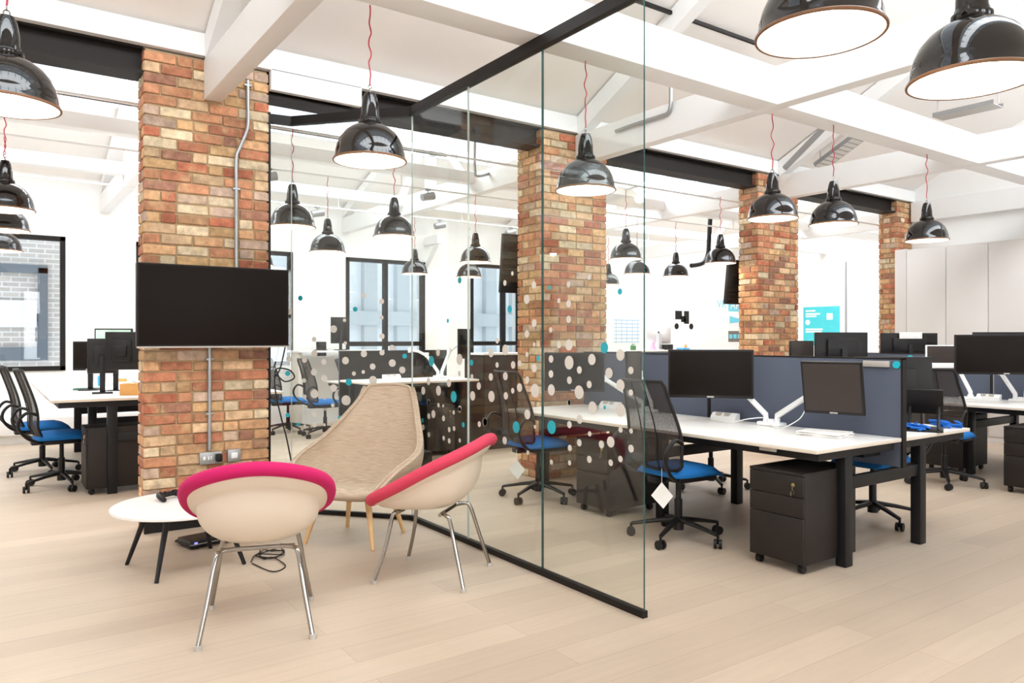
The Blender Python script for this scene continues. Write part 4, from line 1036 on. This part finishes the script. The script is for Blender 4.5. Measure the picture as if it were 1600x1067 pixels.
b = BM(); prism(b, [(p2.x+.04, p2.z-.04), (p3.x-.03, (p2.z+p3.z)/2+.02), (p3.x-.03, (p2.z+p3.z)/2-.06), (p2.x+.04, p3.z+.04)], 0, .002, M=Matrix(((1, 0, 0, 0), (0, 0, 1, YW-.009), (0, 1, 0, 0), (0, 0, 0, 1)))); obj('pennant', b, CYANP, s3)
p2, p3 = onY(1138, 517, YW), onY(1158, 534, YW)
s4 = sheet('wall_print', p2.x, p3.x, p3.z, p2.z, GREYT, 'grey film-strip print with three pale blue frames', 'print')
for k in range(3):
    b = BM(); w = (p3.x-p2.x)/3; box(b, (p2.x+w*k+.02, YW-.009, p3.z+.08), (p2.x+w*(k+1)-.02, YW-.007, p2.z-.08)); obj('frame', b, CYANP, s4)
p2, p3 = onY(1051, 488, YW), onY(1081, 510, YW)
s5 = sheet('wall_print', p2.x, p3.x, p3.z, p2.z, CARD, 'ink drawing of a camera on white paper on the far wall', 'print')
xm, zm = (p2.x+p3.x)/2, (p2.z+p3.z)/2
for (a0, a1, c0, c1) in ((-.25, -.02, .0, .2), (.05, .22, -.1, .2), (-.05, .1, -.06, .08)):
    b = BM(); box(b, (xm+a0, YW-.009, zm+c0), (xm+a1, YW-.007, zm+c1)); obj('ink_mark', b, BLACKF, s5)
for a0 in (-.2, .3):
    b = BM(); cyl(b, (xm+a0, YW-.009, zm-.16), (xm+a0, YW-.006, zm-.16), .07, 16); obj('ink_mark', b, BLACKF, s5)
p2, p3 = onY(958, 497, YW), onY(1000, 537, YW)
s6 = sheet('planner_sheet', p2.x, p3.x, p3.z, p2.z, CARD, 'white planner sheet ruled with pale blue lines behind the glass', 'planner')
b = BM()
for k in range(7): z = p3.z+(p2.z-p3.z)*(k+.5)/7; box(b, (p2.x+.02, YW-.009, z-.008), (p3.x-.02, YW-.006, z+.008))
for k in range(5): x = p2.x+(p3.x-p2.x)*(k+.5)/5; box(b, (x-.006, YW-.009, p3.z+.02), (x+.006, YW-.006, p2.z-.02))
obj('ruled_lines', b, mat('pale_blue_ink', rgb(150, 195, 235), .8), s6)
# framed board with teal poster on the far right wall
q0, q1 = onX(1253, 440, XRF), onX(1322, 555, XRF)
wb_ = thing('whiteboard', 'white board leaning on the wall with a teal poster on it', 'whiteboard', (XRF-.03, (q0.y+q1.y)/2, 0))
yc0 = (q0.y+q1.y)/2
b = BM(); box(b, (0, q1.y-yc0, .9), (.025, q0.y-yc0, q0.z+.35), .003); obj('board', b, WHITEP, wb_)
b = BM(); box(b, (-.004, q1.y-yc0-.02, .88), (.028, q1.y-yc0+.01, q0.z+.37)); obj('edge_frame', b, GALV, wb_)
b = BM(); box(b, (0.0, -.1, 0), (.025, .1, .9)); obj('post', b, GALV, wb_)
q2, q3 = onX(1255, 480, XRF-.04), onX(1312, 540, XRF-.04)
po = thing('poster', 'teal poster with white lettering between the third and fourth pillars', 'poster', (XRF-.032, (q2.y+q3.y)/2, q3.z))
b = BM(); hw = (q2.y-q3.y)/2; hh = q2.z-q3.z; box(b, (-.002, -hw, 0), (.002, hw, hh)); obj('sheet', b, TEALP, po)
b = BM()
for z, wd in ((.90, .55), (.82, .8), (.76, .6), (.42, .95), (.36, .9)): box(b, (-.004, hw-.06-wd*hw, hh*z-.02), (-.002, hw-.06, hh*z+.015))
cyl(b, (-.005, hw*.75, hh*.6), (-.002, hw*.75, hh*.6), .06, 16); box(b, (-.004, -hw*.62, hh*.66), (-.002, -hw*.3, hh*.82), .0)
obj('lettering', b, CARD, po)
# ------------------------------------------------------------ storage cupboards on the right
ys = [5.74, 5.18, 4.63, 4.06, 3.49, 2.92]
for k in range(5):
    nm = ['storage cupboard door unit beside the fourth brick pillar', 'second storage cupboard unit from the fourth pillar', 'third storage cupboard unit from the fourth pillar, at the right edge', 'storage cupboard unit beyond the right edge of the view', 'last storage cupboard unit beyond the right edge'][k]
    if k > 3: continue
    y1, y0 = ys[k], ys[k+1]
    t = thing('storage_cupboard', 'tall pale grey '+nm, 'cupboard', (11.45, (y0+y1)/2, 0), 0, 'tall storage cupboards'); hw = (y1-y0)/2
    b = BM(); box(b, (-.235, -hw, 0), (.29, hw, 2.73)); obj('carcass', b, CABN, t)
    b = BM(); box(b, (-.255, -hw+.004, .08), (-.236, hw-.004, 2.71), .003); obj('door', b, CABN, t)
    b = BM(); box(b, (-.262, hw-.03, 1.1), (-.254, hw-.02, 1.25)); obj('handle', b, GALV, t)
b = BM(); box(b, (11.195, 5.74, 0), (11.74, 5.91, 2.74)); obj('filler_panel', b, CABN, tag=('pale grey end panel between the cupboards and the fourth pillar', 'panel'))
# conduits, trays and pipes under the roof
for k, (y, lab) in enumerate(((4.30, 'leftmost of three vertical steel conduits above the cupboards'), (4.20, 'middle of three vertical steel conduits above the cupboards'), (4.10, 'rightmost of three vertical steel conduits above the cupboards'))):
    pipe('conduit', [(11.73, y, 3.75), (11.73, y, 3.4), (11.73, y-.0, 3.25), (11.72, y-.08*k, 3.1), (11.72, y-.08*k, 2.9), (11.72, y-.08*k, 2.74)], .018, GALV, (lab, 'conduit', 'steel conduits above the cupboards'), [(11.73, y, 3.3)])
pipe('conduit', [onX(1048, 120, 4.94), onX(1048, 160, 4.94), onX(1044, 176, 4.94), onX(1030, 182, 4.94), onX(990, 195, 4.94), onX(962, 205, 4.94)], .016, GALV, ('grey steel conduit bending along the white tie beam behind the glass', 'conduit'), [onX(1014, 187, 4.955)])
pipe('conduit', [onY(742, 215, 7.5), onY(742, 262, 7.5), onY(748, 275, 7.5), onY(785, 264, 7.6), onY(820, 252, 7.7)], .018, GALV, ('grey pipe with an elbow under the far roof left of the second pillar', 'conduit'))
pipe('flexible_duct', [onY(1110, 338, 8.055), onY(1108, 370, 8.055), onY(1106, 398, 8.055), onY(1098, 411, 8.055), onY(1080, 415, 8.055)], .036, PLAST, ('thick black bent pipe hanging from the far roof timber beside the small pendants', 'pipe'))
def tray(p0, p1, w, label):
    d = (p1-p0); L_ = d.length; t = thing('cable_tray', label, 'cable tray', tuple(p0), 0, 'perforated cable trays')
    q = d.to_track_quat('X', 'Z').to_matrix().to_4x4(); b = BM()
    box(b, (0, -w/2, 0), (L_, w/2, .006), M=q); obj('base', b, PERF, t)
    for s in (-1, 1):
        b = BM(); box(b, (0, s*w/2-.004, 0), (L_, s*w/2+.004, .05), M=q); obj('side', b, GALV, t)
    b = BM(); tube(b, [(0, 0, .03), (0, 0, max(.05, zr(p0.y)-p0.z))], .006, 6); e_ = q @ Vector((L_, 0, .03)); tube(b, [e_, e_+Vector((0, 0, max(.05, zr(p1.y)-p1.z)))], .006, 6); obj('hanger', b, GALV, t)
tray(onX(1282, 262, 8.75), onX(1352, 210, 8.75), .25, 'perforated steel cable tray sloping under the roof above the third pillar')
tray(onX(1465, 186, 9.5), onX(1560, 165, 9.5), .25, 'perforated steel cable tray left of the large upper right pendant')
pipe('conduit', [onX(1226, 263, 7.95), onX(1308, 178, 7.95)], .035, GALV, ('grey strut sloping under the roof left of the perforated cable tray', 'conduit'))
# small spotlights on the far roof purlins
sp0 = thing('spotlight', '', 'spotlight', (0, 0, 0), 0, 'small spotlights on the far roof rails')
b = BM(); tube(b, [(-.08, 0, -.1), (.08, 0, -.06)], [.045, .05], 12); obj('lamp_head', b, GALV, sp0)
b = BM(); cyl(b, (0, 0, -.08), (0, 0, .0), .008, 8); box(b, (-.03, -.02, -.01), (.03, .02, .012)); obj('bracket', b, GALV, sp0)
for i, (x, y, lab) in enumerate(((2.45, 7.94, 'small spotlight right of the pendant beside the television pillar'), (4.35, 7.94, 'small spotlight on the far rail behind the corner of the glass'), (3.7, 9.85, 'small far spotlight left of the pendant by the glass corner'), (5.6, 9.85, 'small far spotlight right of the pendant by the glass corner'), (6.9, 9.85, 'small spotlight beside the left edge of the second brick pillar'))):
    o = sp0 if i == 0 else dup(sp0, (0, 0, 0)); o.location = (x, y, 3.19); o['label'] = lab
# ------------------------------------------------------------ light
w = bpy.data.worlds.new('World'); S.world = w; w.use_nodes = True
wn = w.node_tree.nodes; wl = w.node_tree.links; bg = wn['Background']
bg.inputs['Color'].default_value = (.86, .93, 1.0, 1); bg.inputs['Strength'].default_value = 1.6
def area(name, loc, rot, sx, sy, e, col, portal=False):
    L = bpy.data.lights.new(name, 'AREA'); L.shape = 'RECTANGLE'; L.size = sx; L.size_y = sy; L.energy = e; L.color = col
    o = bpy.data.objects.new(name, L); COL.objects.link(o); o.location = loc; o.rotation_euler = rot
    if portal: L.cycles.is_portal = True
    return o
# daylight entering at the two roof lights, the near lamp tilted to brighten the ceiling
for nm, x, y, z, tilt, sx, sy, en in (('daylight_near', 3.8, .95, 5.5, 62, 15.5, 1.3, 520), ('daylight_far', 5.8, 8.5, 4.62, -20, 18, 1.2, 560), ('daylight_far', 5.8, 9.7, 4.62, 20, 18, 1.2, 560)):
    area(nm, (x, y, z), (R(tilt), 0, 0), sx, sy, en, (.93, .97, 1))
# made-up window frames behind the camera, with fill lights added to brighten the ceiling
for k, x in enumerate((-2.2, 2.2, 6.8)):
    e = bpy.data.objects.new('window_%d' % (7+k), None); COL.objects.link(e); e['kind'] = 'structure'
    f = BM()
    for xx in (x-1.2, x, x+1.2): box(f, (xx-.04, YB, .7), (xx+.04, YB+.06, 3.0))
    for zz in (.7, 1.9, 3.0): box(f, (x-1.24, YB, zz-.04), (x+1.24, YB+.06, zz+.04))
    obj('window_frame', f, BLACKF, e, kind='structure')
    area('fill_back', (x, YB+.02, 1.85), (R(90), 0, R(180)), 2.3, 2.2, 130, (.88, .95, 1))
# ------------------------------------------------------------ camera and view
cam = bpy.data.cameras.new('camera'); co = bpy.data.objects.new('camera', cam); COL.objects.link(co)
co.location = (0, 0, EYE); co.rotation_euler = (R(90), 0, -YAW)
cam.sensor_width = 36; cam.lens = FP/1600*36; cam.shift_y = -3.5/1600; cam.clip_start = .05; cam.clip_end = 100
S.camera = co
vs = S.view_settings; vs.view_transform = 'Standard'; vs.look = 'None'; vs.gamma = 1; vs.use_curve_mapping = False; vs.exposure = 0.2
cy = S.cycles
cy.use_denoising = True; cy.max_bounces = 12; cy.diffuse_bounces = 5; cy.glossy_bounces = 5; cy.transparent_max_bounces = 24; cy.transmission_bounces = 6
cy.caustics_reflective = False; cy.caustics_refractive = False; cy.sample_clamp_indirect = 6.0
